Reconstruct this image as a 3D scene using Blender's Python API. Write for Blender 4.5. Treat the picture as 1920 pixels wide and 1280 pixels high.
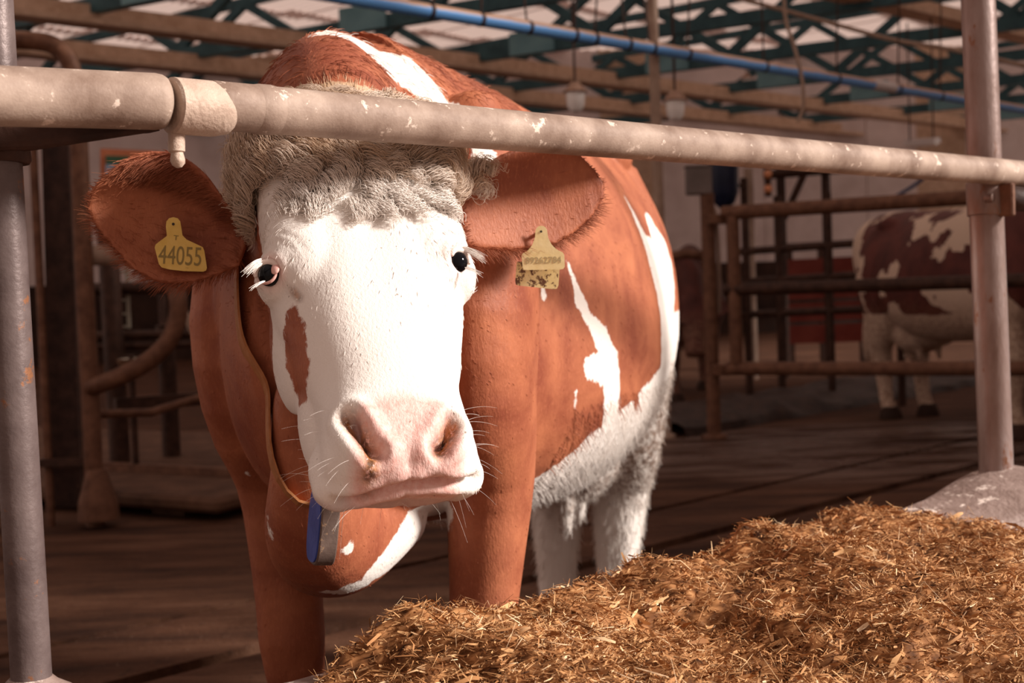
import bpy, math, random
import numpy as np
from mathutils import Vector, Matrix, noise as mnoise

random.seed(7); rng = np.random.default_rng(7)
S = bpy.context.scene
COL = S.collection
for o in list(bpy.data.objects): bpy.data.objects.remove(o)

# ------------------------------------------------------------------ camera
FPX = 2400.0
CAMZ = 1.0
cam_d = bpy.data.cameras.new('camera'); cam = bpy.data.objects.new('camera', cam_d); COL.objects.link(cam)
cam_d.sensor_width = 36.0; cam_d.lens = 36.0 * FPX / 1920.0
PITCH = math.atan(105 / FPX); ROLL = math.radians(-2.1)
CM = Matrix.Translation((0, 0, CAMZ)) @ Matrix.Rotation(math.pi / 2 - PITCH, 4, 'X') @ Matrix.Rotation(ROLL, 4, 'Z')
cam.matrix_world = CM
cam_d.clip_start = 0.05; cam_d.clip_end = 200
cam_d.dof.use_dof = True; cam_d.dof.focus_distance = 1.56; cam_d.dof.aperture_fstop = 6.0
S.camera = cam
# ------------------------------------------------------------------ light
W = bpy.data.worlds.new('overcast'); S.world = W; W.use_nodes = True
bg = W.node_tree.nodes['Background']; bg.inputs[0].default_value = (1.0, .73, .62, 1); bg.inputs[1].default_value = 0.44
sun_d = bpy.data.lights.new('low_sun_offscreen', 'SUN'); sun = bpy.data.objects.new('low_sun_offscreen', sun_d); COL.objects.link(sun)
sun_d.energy = 6.6; sun_d.angle = math.radians(12.0); sun_d.color = (1.0, .91, .83)
LDIR = Vector((.91, -.12, .48)).normalized()
sun.rotation_euler = LDIR.to_track_quat('Z', 'Y').to_euler(); sun.location = LDIR * 30
S.view_settings.view_transform = 'Standard'; S.view_settings.look = 'None'
S.view_settings.exposure = 0.15; S.view_settings.gamma = 1.0; S.view_settings.use_curve_mapping = False

# ------------------------------------------------------------------ places
def P(px, py, d):
    """world point seen in the photograph at (px, py), d metres in front of the camera"""
    return CM @ Vector(((px - 960) / FPX * d, -(py - 640) / FPX * d, -d))
def ground(px, d, z=0.0):
    """floor point below photograph column px at forward distance d"""
    p = P(px, 640, d); return Vector((p.x, p.y, z))
U = Vector((.73, .683, 0)).normalized()          # along the feed rail
B = Vector((.683, -.73, 0)).normalized()         # from the rail towards the feed alley
VV = Vector((-math.sin(math.radians(60.5)), math.cos(math.radians(60.5)), 0))   # along the roof trusses
R0 = P(0, 185, 1.25); R0.z = 0
def AB(a, b, z=0.0):
    p = R0 + U * a + B * b; return Vector((p.x, p.y, z))

# ------------------------------------------------------------------ materials
MATS = {}
def new_mat(name):
    m = bpy.data.materials.new(name); m.use_nodes = True; nt = m.node_tree
    return m, nt, nt.nodes['Principled BSDF']
def node(nt, t, **kw):
    n = nt.nodes.new(t)
    for k, v in kw.items():
        if k.startswith('i_'):
            n.inputs[int(k[2:]) if k[2:].isdigit() else k[2:]].default_value = v
        else: setattr(n, k, v)
    return n
def noise_n(nt, vec, scale, detail=4, rough=.6, dist=0.0):
    n = node(nt, 'ShaderNodeTexNoise'); n.inputs['Scale'].default_value = scale; n.inputs['Detail'].default_value = detail
    n.inputs['Roughness'].default_value = rough; n.inputs['Distortion'].default_value = dist
    if vec is not None: nt.links.new(vec, n.inputs['Vector'])
    return n
def ramp(nt, fac, stops):
    r = node(nt, 'ShaderNodeValToRGB'); nt.links.new(fac, r.inputs[0]); e = r.color_ramp.elements
    while len(e) < len(stops): e.new(0.5)
    for el, (p, c) in zip(e, stops):
        el.position = p; el.color = (c[0], c[1], c[2], 1) if hasattr(c, '__len__') else (c, c, c, 1)
    return r
def mixc(nt, fac, a, b):
    m = node(nt, 'ShaderNodeMix', data_type='RGBA')
    for s, v in ((0, fac), (6, a), (7, b)):
        if hasattr(v, 'node'): nt.links.new(v, m.inputs[s])
        else: m.inputs[s].default_value = v if s == 0 else (v[0], v[1], v[2], 1)
    return m.outputs[2]
def mth(nt, op, a, b=0.0, clamp=False):
    m = node(nt, 'ShaderNodeMath', operation=op); m.use_clamp = clamp
    for i, v in enumerate((a, b)):
        if hasattr(v, 'node'): nt.links.new(v, m.inputs[i])
        else: m.inputs[i].default_value = v
    return m.outputs[0]
def attr(nt, name):
    a = node(nt, 'ShaderNodeAttribute'); a.attribute_name = name; return a
def sstep(nt, v, lo, hi):
    m = node(nt, 'ShaderNodeMapRange', interpolation_type='SMOOTHSTEP')
    nt.links.new(v, m.inputs[0]); m.inputs[1].default_value = lo; m.inputs[2].default_value = hi
    return m.outputs[0]
def stretch(nt, src, sc):
    mp = node(nt, 'ShaderNodeMapping'); nt.links.new(src, mp.inputs[0]); mp.inputs['Scale'].default_value = sc
    return mp.outputs[0]
def worn(name, c1, c2, scale=8, rough=.6, metal=0.0, bump=.15, c3=None, spot=30, cover=.62, detail_scale=80, sc=(1, 1, 1)):
    """two tones over large noise, a third colour in speckles, fine relief"""
    if name in MATS: return MATS[name]
    m, nt, b = new_mat(name)
    tc = node(nt, 'ShaderNodeTexCoord'); v = stretch(nt, tc.outputs['Object'], sc)
    n1 = noise_n(nt, v, scale, 5, .6)
    col = ramp(nt, n1.outputs[0], [(.35, c1), (.68, c2)]).outputs[0]
    if c3 is not None:
        n2 = noise_n(nt, v, spot, 6, .7)
        col = mixc(nt, sstep(nt, n2.outputs[0], cover, cover + .06), col, c3)
    n3 = noise_n(nt, v, detail_scale, 4, .6)
    nt.links.new(col, b.inputs['Base Color'])
    r = node(nt, 'ShaderNodeMapRange'); nt.links.new(n3.outputs[0], r.inputs[0]); r.inputs[3].default_value = max(rough - .15, .05); r.inputs[4].default_value = min(rough + .15, 1)
    nt.links.new(r.outputs[0], b.inputs['Roughness'])
    b.inputs['Metallic'].default_value = metal; b.inputs['Specular IOR Level'].default_value = .25
    if bump:
        bp = node(nt, 'ShaderNodeBump'); bp.inputs['Strength'].default_value = bump; bp.inputs['Distance'].default_value = .01
        nt.links.new(n3.outputs[0], bp.inputs['Height']); nt.links.new(bp.outputs[0], b.inputs['Normal'])
    MATS[name] = m; return m
def plain(name, c, rough=.5, metal=0.0, emit=0.0):
    if name in MATS: return MATS[name]
    m, nt, b = new_mat(name); b.inputs['Base Color'].default_value = (*c, 1); b.inputs['Roughness'].default_value = rough; b.inputs['Metallic'].default_value = metal
    if emit:
        b.inputs['Emission Color'].default_value = (*c, 1); b.inputs['Emission Strength'].default_value = emit
    MATS[name] = m; return m

# ------------------------------------------------------------------ mesh helpers
class MB:
    def __init__(s): s.v = []; s.f = []
    def add(s, V, F):
        o = len(s.v); s.v += [Vector(x) for x in V]; s.f += [[i + o for i in f] for f in F]; return s
    def box(s, c, ax, ay, az):
        """box around c with half-axis vectors"""
        c, ax, ay, az = map(Vector, (c, ax, ay, az))
        V = [c + ax * i + ay * j + az * k for i in (-1, 1) for j in (-1, 1) for k in (-1, 1)]
        return s.add(V, [(0, 1, 3, 2), (4, 6, 7, 5), (0, 4, 5, 1), (2, 3, 7, 6), (0, 2, 6, 4), (1, 5, 7, 3)])
    def beam(s, p, q, w, h, up=(0, 0, 1)):
        p, q = Vector(p), Vector(q); d = (q - p); x = d.normalized(); up = Vector(up)
        y = up.cross(x)
        if y.length < 1e-3: y = Vector((1, 0, 0)).cross(x)
        y.normalize(); z = x.cross(y)
        return s.box((p + q) / 2, d / 2, y * w / 2, z * h / 2)
    def tube(s, path, r, seg=14, cap=True):
        path = [Vector(p) for p in path]; n = len(path)
        rr = r if hasattr(r, '__len__') else [r] * n
        t = (path[1] - path[0]).normalized()
        ref = Vector((0, 0, 1)) if abs(t.z) < .9 else Vector((1, 0, 0))
        y = ref.cross(t).normalized(); V = []; F = []
        for i in range(n):
            tt = (path[min(i + 1, n - 1)] - path[max(i - 1, 0)]).normalized()
            y = (y - tt * y.dot(tt)).normalized(); z = tt.cross(y)
            for k in range(seg):
                a = 2 * math.pi * k / seg; V.append(path[i] + (y * math.cos(a) + z * math.sin(a)) * rr[i])
        for i in range(n - 1):
            for k in range(seg):
                a = i * seg + k; b = i * seg + (k + 1) % seg; F.append((a, b, b + seg, a + seg))
        if cap: F.append(tuple(range(seg))[::-1]); F.append(tuple(range((n - 1) * seg, n * seg)))
        return s.add(V, F)
    def lathe(s, c, prof, seg=24, axis=(0, 0, 1)):
        """prof: list of (radius, height)"""
        c = Vector(c); az = Vector(axis).normalized(); ax = Vector((1, 0, 0)) if abs(az.x) < .9 else Vector((0, 1, 0))
        ax = (ax - az * ax.dot(az)).normalized(); ay = az.cross(ax); V = []; F = []
        for r, h in prof:
            for k in range(seg):
                a = 2 * math.pi * k / seg; V.append(c + ax * r * math.cos(a) + ay * r * math.sin(a) + az * h)
        for i in range(len(prof) - 1):
            for k in range(seg):
                a = i * seg + k; b = i * seg + (k + 1) % seg; F.append((a, b, b + seg, a + seg))
        F.append(tuple(range(seg))[::-1]); n = len(prof); F.append(tuple(range((n - 1) * seg, n * seg)))
        return s.add(V, F)
    def prism(s, outline, nrm):
        """closed outline of points pushed along nrm"""
        o = [Vector(p) for p in outline]; n = len(o); nrm = Vector(nrm)
        V = o + [p + nrm for p in o]
        F = [tuple(range(n))[::-1], tuple(range(n, 2 * n))] + [(i, (i + 1) % n, (i + 1) % n + n, i + n) for i in range(n)]
        return s.add(V, F)
def link(name, me, mat, parent=None):
    o = bpy.data.objects.new(name, me); COL.objects.link(o)
    if mat and not me.materials: me.materials.append(mat)
    if parent: o.parent = parent
    return o
def root_inv(parent):
    m = Matrix.Identity(4); q = parent
    while q is not None: m = q.matrix_basis @ m; q = q.parent
    return m.inverted()
def obj(name, mb, mat, parent=None, smooth=True, origin=None, bevel=0):
    """one mesh object from world-space shapes"""
    if parent is not None:
        M = root_inv(parent); loc = None
    else:
        xs = [min(v[i] for v in mb.v) for i in range(3)]; ys = [max(v[i] for v in mb.v) for i in range(3)]
        loc = Vector(origin) if origin is not None else Vector(((xs[0] + ys[0]) / 2, (xs[1] + ys[1]) / 2, xs[2]))
        M = Matrix.Translation(-loc)
    me = bpy.data.meshes.new(name); me.from_pydata([tuple(M @ v) for v in mb.v], [], mb.f); me.update()
    import bmesh
    bm = bmesh.new(); bm.from_mesh(me); bmesh.ops.recalc_face_normals(bm, faces=bm.faces)
    if bevel: bmesh.ops.bevel(bm, geom=list(bm.edges), offset=bevel, segments=1, affect='EDGES')
    bm.to_mesh(me); bm.free()
    if smooth:
        me.polygons.foreach_set('use_smooth', [True] * len(me.polygons))
        try: me.set_sharp_from_angle(angle=math.radians(40))
        except Exception: pass
    o = link(name, me, mat, parent)
    if loc is not None: o.location = loc
    return o
def tag(o, label, cat, group=None):
    o['label'] = label; o['category'] = cat
    if group: o['group'] = group
    return o
def struct(o): o['kind'] = 'structure'; return o
def thing(name, label, cat, loc, rz=0.0, group=None):
    e = bpy.data.objects.new(name, None); COL.objects.link(e); e.location = loc; e.rotation_euler = (0, 0, rz); e.empty_display_size = .1
    return tag(e, label, cat, group)
def np_mesh(name, V, quads=None, tris=None):
    me = bpy.data.meshes.new(name); V = np.asarray(V, dtype=np.float32)
    me.vertices.add(len(V)); me.vertices.foreach_set('co', V.ravel())
    L = []; st = []; tot = []; off = 0
    for F, k in ((quads, 4), (tris, 3)):
        if F is None or len(F) == 0: continue
        F = np.asarray(F, dtype=np.int32); L.append(F.ravel()); st.append(np.arange(len(F)) * k + off); tot.append(np.full(len(F), k)); off += F.size
    L = np.concatenate(L); st = np.concatenate(st).astype(np.int32); tot = np.concatenate(tot).astype(np.int32)
    me.loops.add(len(L)); me.loops.foreach_set('vertex_index', L)
    me.polygons.add(len(st)); me.polygons.foreach_set('loop_start', st)
    try: me.polygons.foreach_set('loop_total', tot)
    except Exception: pass
    me.update(calc_edges=True); me.validate()
    return me
def catmull(t, pts, x):
    """smooth (cubic Hermite) interpolation of rows pts over knots t"""
    t = np.asarray(t, float); p = np.asarray(pts, float); x = np.atleast_1d(x)
    m = np.zeros_like(p); m[1:-1] = (p[2:] - p[:-2]) / (t[2:] - t[:-2])[:, None]
    m[0] = (p[1] - p[0]) / (t[1] - t[0]); m[-1] = (p[-1] - p[-2]) / (t[-1] - t[-2])
    i = np.clip(np.searchsorted(t, x) - 1, 0, len(t) - 2); h = (t[i + 1] - t[i])[:, None]; s = ((x - t[i])[:, None]) / h
    return (2*s**3 - 3*s**2 + 1) * p[i] + (s**3 - 2*s**2 + s) * h * m[i] + (-2*s**3 + 3*s**2) * p[i + 1] + (s**3 - s**2) * h * m[i + 1]
def spline(pts, n):
    pts = np.array([tuple(p) for p in pts], float); t = np.arange(len(pts)); x = np.linspace(0, len(pts) - 1, n)
    return [Vector(p) for p in catmull(t, pts, x)]

# ------------------------------------------------------------------ palette
M_PIPE = worn('dusty_galvanised_pipe', (.19, .125, .095), (.43, .33, .27), 11, .62, .05, .12, (.66, .54, .46), 42, .60, 300)
M_SLEEVE = worn('pale_dusty_sleeve', (.40, .29, .23), (.55, .43, .35), 25, .6, .1, .25, (.36, .26, .21), 50, .63, 160)
M_POST = worn('grey_violet_steel_post', (.085, .060, .058), (.17, .13, .125), 12, .42, .2, .10, (.23, .10, .05), 26, .60, 150)
M_POST2 = worn('worn_steel_post', (.17, .105, .085), (.36, .29, .28), 7, .36, .35, .12, (.20, .085, .045), 18, .58, 150, (1, 1, .35))
M_DARKST = worn('dark_rusty_steel', (.028, .012, .009), (.07, .032, .022), 16, .65, .1, .2, (.20, .10, .06), 40, .66)
M_RUST = worn('brown_rusty_pipe', (.10, .042, .024), (.20, .095, .056), 18, .6, .15, .2, (.32, .2, .14), 45, .66)
M_RUSTD = worn('dark_brown_pipe', (.032, .014, .009), (.075, .034, .022), 18, .55, .2, .2, (.18, .1, .07), 45, .66)
M_TEAL = worn('teal_painted_steel', (.030, .078, .095), (.055, .135, .158), 5, .55, 0, .08, (.05, .06, .055), 12, .62)
M_PLATE = worn('pale_teal_plate', (.13, .28, .33), (.19, .37, .42), 4, .55, 0, .05, (.1, .15, .15), 9, .62)
M_TIMBER = worn('brown_timber', (.48, .33, .23), (.66, .49, .37), 3, .75, 0, .2, (.13, .07, .045), 14, .64, 60, (3, 3, 3))
M_SHEET = worn('pale_roof_sheet', (.66, .55, .52), (.82, .72, .69), 1.3, .7, 0, .06, (.40, .20, .12), 1.6, .66, 40)
M_WALLP = worn('pale_wall_panel', (.62, .53, .51), (.80, .71, .70), 1.5, .6, 0, .05, (.36, .2, .15), 5, .70, 40)
M_SHADEHOOF = worn('clutter_shade_and_hoof_dark', (.022, .010, .007), (.05, .024, .016), 3, .75, 0, .2)  # near-black brown: shade and clutter painted along the wall foot, also the hooves
M_CONC = worn('grey_concrete_kerb', (.19, .13, .11), (.31, .23, .205), 10, .62, 0, .5, (.72, .62, .56), 24, .575, 70)

def see_through(m, amount, tint):
    nt = m.node_tree; b = nt.nodes['Principled BSDF']; tr = node(nt, 'ShaderNodeBsdfTranslucent'); tr.inputs[0].default_value = (*tint, 1)
    mx = node(nt, 'ShaderNodeMixShader'); mx.inputs[0].default_value = amount
    nt.links.new(b.outputs[0], mx.inputs[1]); nt.links.new(tr.outputs[0], mx.inputs[2]); nt.links.new(mx.outputs[0], nt.nodes['Material Output'].inputs[0])
see_through(M_SHEET, .36, (.86, .70, .65))  # translucency added so daylight from above brightens the roof underside
# ------------------------------------------------------------------ floor: wet brown concrete with a drain groove along the rail
def floor_mat():
    m, nt, b = new_mat('wet_manured_concrete'); tc = node(nt, 'ShaderNodeTexCoord'); v = tc.outputs['Object']
    vs = stretch(nt, v, (.6, 2.6, 1)); 
    n1 = noise_n(nt, vs, 2.2, 6, .65, .3); n2 = noise_n(nt, v, 22, 6, .7); n3 = noise_n(nt, v, 1.1, 3, .5); n4 = noise_n(nt, v, 95, 3, .6)
    c = ramp(nt, n1.outputs[0], [(.32, (.030, .012, .007)), (.52, (.082, .035, .019)), (.72, (.14, .068, .041))]).outputs[0]
    c = mixc(nt, mth(nt, 'MULTIPLY', sstep(nt, n2.outputs[0], .56, .68), .55), c, (.030, .014, .009))
    c = mixc(nt, mth(nt, 'MULTIPLY', sstep(nt, n4.outputs[0], .64, .72), .5), c, (.30, .2, .15))
    nt.links.new(c, b.inputs['Base Color'])
    vd = node(nt, 'ShaderNodeVectorMath', operation='DISTANCE'); nt.links.new(stretch(nt, node(nt, 'ShaderNodeNewGeometry').outputs['Position'], (.55, 1, 0)), vd.inputs[0]); wp = ground(1690, 7.3); vd.inputs[1].default_value = (wp.x * .55, wp.y, 0)
    wet = mth(nt, 'MULTIPLY', mth(nt, 'SUBTRACT', 1.0, sstep(nt, vd.outputs['Value'], .5, 1.5)), sstep(nt, n1.outputs[0], .40, .58))    # urine-wet lane beside the gate
    r = node(nt, 'ShaderNodeMapRange'); nt.links.new(wet, r.inputs[0]); r.inputs[3].default_value = .78; r.inputs[4].default_value = .16; nt.links.new(r.outputs[0], b.inputs['Roughness'])
    sp = node(nt, 'ShaderNodeMapRange'); nt.links.new(wet, sp.inputs[0]); sp.inputs[3].default_value = .12; sp.inputs[4].default_value = 1.0; nt.links.new(sp.outputs[0], b.inputs['Specular IOR Level'])
    bp = node(nt, 'ShaderNodeBump'); bp.inputs['Strength'].default_value = .55; bp.inputs['Distance'].default_value = .02
    h = mth(nt, 'ADD', n2.outputs[0], mth(nt, 'MULTIPLY', n1.outputs[0], 1.2)); nt.links.new(h, bp.inputs['Height']); nt.links.new(bp.outputs[0], b.inputs['Normal'])
    return m
M_FLOOR = floor_mat()
FX = Matrix((( U.x, -B.x, 0), (U.y, -B.y, 0), (0, 0, 1))).to_4x4()   # floor frame: x along the rail, y away from it
def slab(name, x0, x1, y0, y1, z0, z1, mat, parent=None):
    mb = MB(); mb.box(AB((x0 + x1) / 2, -(y0 + y1) / 2, (z0 + z1) / 2), U * (x1 - x0) / 2, -B * (y1 - y0) / 2, Vector((0, 0, (z1 - z0) / 2)))
    return obj(name, mb, mat, parent, smooth=False)
# slabs of the pen floor meet in an open groove (two strips with a recessed channel between)
gp = ground(1480, 5.4) - R0; GY = -(gp.dot(B))
fl = struct(slab('floor', -22, 26, -8, 34, -.4, -.12, M_FLOOR))
struct(slab('floor_slab', -22, 26, .20, GY - .05, -.13, 0, M_FLOOR, fl)); struct(slab('floor_slab', -22, 26, GY + .05, GY + .50, -.13, -.005, M_FLOOR, fl))
struct(slab('floor_slab', -22, 26, GY + .53, 34, -.13, 0, M_FLOOR, fl))
alley = struct(slab('floor_feed_alley', -22, 26, -8, .02, -.12, .30, worn('alley_concrete', (.24, .17, .13), (.36, .27, .22), 4, .8, 0, .2)))
for o in bpy.data.objects:
    if o.name.startswith('floor_slab') and 'kind' in o: del o['kind']

# ------------------------------------------------------------------ barn shell
ROOFZ = 5.0
PL0 = P(690, 35, 13.1)                             # gusset plate of the first truss seen whole
def TR(i, t, z):                                   # truss i, t metres along it, height z
    p = PL0 + U * (2.4 * i) + VV * t; return Vector((p.x, p.y, z))
CH = PL0.z
def roof_z(t): return CH + 1.05 + .10 * (8 - t) * .35
# roof sheets
ceiling = bpy.data.objects.new('ceiling', None); COL.objects.link(ceiling); ceiling.location = (0, 0, 0); struct(ceiling)
def sheet_mesh(L, Wd, waves=9):
    n = waves * 6; xs = np.linspace(0, Wd, n + 1); V = []; 
    for k in (0, 1):
        for x in xs: V.append((x, k * L, .022 * math.sin(2 * math.pi * waves * x / Wd)))
    F = [(i, i + 1, i + n + 2, i + n + 1) for i in range(n)]
    me = bpy.data.meshes.new('roof_sheet'); me.from_pydata(V, [], F); me.update(); me.polygons.foreach_set('use_smooth', [True] * len(me.polygons)); me.materials.append(M_SHEET); return me
SHW, SHL = 1.2, 2.4
# sheet frame: columns of sheets along the purlins (U); waves run along the truss direction
sm = None
for ti in range(-9, 9):
    for ui in range(-12, 22):
        t0 = ti * SHL; p = TR(0, t0, roof_z(t0)) + U * (ui * SHW)
        pc = p + VV * SHL / 2
        if pc.y < 7.5 or pc.y > 33 or abs(pc.x) > pc.y * .62 + 2.5: continue
        if sm is None: sm = sheet_mesh(1.0, 1.0)
        o = bpy.data.objects.new('roof_sheet', sm); COL.objects.link(o); o.parent = ceiling
        q = TR(0, t0 + SHL + .08, roof_z(t0 + SHL) - .012) + U * (ui * SHW)
        ex = U * SHW * 1.02; ey = (q - p); ez = Vector((0, 0, 1))
        o.matrix_basis = Matrix(((ex.x, ey.x, 0, p.x), (ex.y, ey.y, 0, p.y), (ex.z, ey.z, 1, p.z), (0, 0, 0, 1)))
# trusses
def truss(i):
    r = thing('roof_truss', 'teal painted lattice truss under the corrugated roof', 'truss', TR(i, 0, CH), 0, 'teal lattice trusses carrying the barn roof')
    t0, t1 = -11.0, 9.0
    obj('bottom_chord', MB().beam(TR(i, t0, CH - .06), TR(i, t1, CH - .06), .10, .14), M_TEAL, r, False)
    obj('top_chord', MB().beam(TR(i, t0, roof_z(t0) - .12), TR(i, t1, roof_z(t1) - .12), .09, .11), M_TEAL, r, False)
    k = 0; t = t0
    while t < t1 - .1:
        a = TR(i, t, CH if k % 2 == 0 else roof_z(t) - .14); t += 1.7; t2 = min(t, t1)
        b = TR(i, t2, roof_z(t2) - .14 if k % 2 == 0 else CH)
        obj('web_member', MB().beam(a, b, .08, .11), M_TEAL, r, False); k += 1
    obj('gusset_plate', MB().beam(TR(i, -.29, CH) - U * .07, TR(i, .29, CH) - U * .07, .03, .26), M_PLATE, r, False, bevel=.004)
for i in range(-2, 9): truss(i)
# timber beams between the trusses
for t, dz, lab in ((.75, -.16, 'long brown timber beam under the trusses, next to the teal plates'), (2.3, -.20, 'long brown timber beam under the trusses, between the plates and the far wall'),
                   (-3.6, .05, 'timber beam under the roof, above the hanging lamps'), (5.2, -.15, 'timber beam under the roof nearest the pale gable wall')):
    a = TR(-3, t, CH + dz); b = TR(9, t, CH + dz)
    o = thing('timber_beam', lab, 'beam', (a + b) / 2)
    obj('board', MB().beam(a, b, .06, .22), M_TIMBER, o, False); obj('ledger', MB().beam(a - VV * .16 - Vector((0, 0, .09)), b - VV * .16 - Vector((0, 0, .09)), .20, .05), M_TIMBER, o, False)
# far walls: vertical panels over a dark strip painted in for clutter and shade
wall = bpy.data.objects.new('wall_back', None); COL.objects.link(wall); struct(wall); wall.location = (0, 24, 0)
WB0 = Vector((-12, 19.0, 0)); WB1 = Vector((14, 25.0, 0)); wd = (WB1 - WB0).normalized(); wn = Vector((wd.y, -wd.x, 0))
L = (WB1 - WB0).length; k = 0; x = 0.0
while x < L:
    w = 1.0
    if k % 6 not in (2,):
        h = 5.2
        obj('wall_panel', MB().box(WB0 + wd * (x + w / 2) + Vector((0, 0, (1.25 + h) / 2)) + wn * (.02 * (k % 2)), wd * w / 2, wn * .03, Vector((0, 0, (h - 1.25) / 2))), M_WALLP, wall, False)
    else:
        obj('wall_post', MB().box(WB0 + wd * (x + w / 2) + Vector((0, 0, 2.6)), wd * w / 2, wn * .06, Vector((0, 0, 2.6))), M_TIMBER, wall, False)
    x += 1.0; k += 1
obj('clutter_shade_strip', MB().box((WB0 + WB1) / 2 + Vector((0, 0, .63)), wd * L / 2, wn * .12, Vector((0, 0, .63))), M_SHADEHOOF, wall, False)
# unseen side wall added to keep the sun off the pen beyond the feeding place
wr = bpy.data.objects.new('wall_right_sunblock', None); COL.objects.link(wr); struct(wr); wr.location = (6, 5, 0)
RW0 = Vector((4.6, 3.35, 0)); RW1 = Vector((10.5, 11.5, 0)); rd = (RW1 - RW0).normalized(); rn = Vector((rd.y, -rd.x, 0)); RL = (RW1 - RW0).length
x = 0.0
while x < RL - .5:
    obj('wall_panel', MB().box(RW0 + rd * (x + .5) + Vector((0, 0, 3.1)), rd * .50, rn * .04, Vector((0, 0, 3.1))), M_WALLP, wr, False); x += 1.0
# left wall closing the barn far out on the other side
wl = struct(obj('wall_left', MB().box((-11.5, 14, 2.4), (.05, 0, 0), (0, 8, 0), (0, 0, 2.4)), M_WALLP, None, False))
# ------------------------------------------------------------------ feed kerb, front rail and posts
def RD(x): return 1.25 * 3521.0 / (3521.0 - x)     # distance of the rail line at photograph column x
def kerb():
    na, nb = 260, 40; V = []
    prof = [(-.10, .02), (-.10, .40), (-.098, .47), (-.09, .505), (-.06, .528), (0, .535), (.07, .528), (.12, .505), (.15, .46), (.17, .39), (.185, .28)]
    prof = np.array(prof); tt = np.linspace(0, len(prof) - 1, nb); pr = np.stack([np.interp(tt, np.arange(len(prof)), prof[:, k]) for k in (0, 1)], 1)
    aa = np.linspace(-1.5, 5.5, na)
    apost = [(P(1868, 893, 2.70) - R0).dot(U), (P(58, 1275, 1.39) - R0).dot(U)]
    for a in aa:
        g = sum(math.exp(-((a - ap) / .17) ** 2) for ap in apost)
        for b, z in pr:
            p = AB(a, b, z); nz = mnoise.noise(p * 9) * .010 + mnoise.noise(p * 30) * .004
            k = max(0, (z - .3) / .235)
            q = p + Vector((0, 0, nz + g * .045 * k)) + B * (nz + g * .05 * k * (1 if b > .05 else 0))
            V.append(q)
    F = [(i * nb + j, i * nb + j + 1, (i + 1) * nb + j + 1, (i + 1) * nb + j) for i in range(na - 1) for j in range(nb - 1)]
    mb = MB(); mb.v = V; mb.f = F
    return tag(obj('feed_kerb', mb, M_CONC), 'rough grey concrete kerb under the front rail, half covered by feed', 'kerb')
kerb()
rail_r = thing('feed_rail', 'long dusty steel neck rail running in front of the cow', 'rail', P(960, 246, RD(960)))
def rl(x): return P(x, 206 + .0845 * (x - 500), RD(x))
obj('pipe', MB().tube([rl(x) for x in (395, 520, 700, 900, 1100, 1300, 1500, 1700, 1900, 2150)], .0272, 28), M_PIPE, rail_r)
obj('weld_ring', MB().tube([rl(474), rl(482), rl(505), rl(515)], [.0272, .0284, .0286, .0272], 28), M_PIPE, rail_r)
obj('sleeve', MB().tube([rl(318) + Vector((0, 0, -.004)), rl(322) + Vector((0, 0, -.004)), rl(395) + Vector((0, 0, -.004)), rl(410) + Vector((0, 0, -.003)), rl(416)], [.0275, .0305, .0305, .0292, .026], 28), M_SLEEVE, rail_r)
sl = P(333, 248, RD(333)); 
obj('locking_pin', MB().tube([P(331, 235, 1.385), P(331, 258, 1.385), P(331, 284, 1.385), P(332, 287, 1.385), P(333, 300, 1.385), P(335, 308, 1.385), P(336, 314, 1.385)], [.009, .009, .009, .0065, .008, .007, .003], 14), M_SLEEVE, rail_r)
rail_l = thing('feed_rail', 'thick dusty rail end with rounded lip beside the sleeve', 'rail', P(100, 182, 1.28))
lp = [P(-330, 168, 1.13), P(0, 180, 1.27), P(200, 187, 1.337), P(290, 190.5, 1.366), P(303, 191, 1.370), P(310, 191.4, 1.372), P(313, 191.6, 1.373)]
obj('pipe', MB().tube(lp, [.0300, .0300, .0300, .0300, .0288, .0262, .022], 32), M_PIPE, rail_l)
# left post with bracket
post_l = thing('feed_post', 'grey steel post with dark collar carrying the rounded rail end', 'post', AB(0, 0, .55))
post_l.location = P(58, 1275, 1.39)
obj('pipe', MB().tube([P(62, 1310, 1.39), P(58, 1255, 1.39), P(22, 640, 1.39), P(-14, 0, 1.39), P(-30, -300, 1.39)], .0215, 24), M_POST, post_l)
obj('collar', MB().tube([P(4, 245, 1.39), P(5, 250, 1.39), P(8, 302, 1.39), P(8, 306, 1.39)], [.026, .0285, .0285, .026], 24), M_DARKST, post_l)
arm = [P(-120, 232, 1.36), P(0, 236, 1.37), P(180, 240, 1.385), P(285, 243, 1.39), P(287, 247, 1.39), P(60, 282, 1.375), P(-120, 287, 1.36)]
obj('bracket_arm', MB().prism([p - B * .012 for p in arm], B * .03), M_DARKST, post_l, False, bevel=.003)
obj('foot', MB().lathe(P(58, 1285, 1.39) - Vector((0, 0, .02)), [(.05, 0), (.046, .012), (.03, .022), (.022, .03)], 24), M_CONC, post_l)
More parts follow.
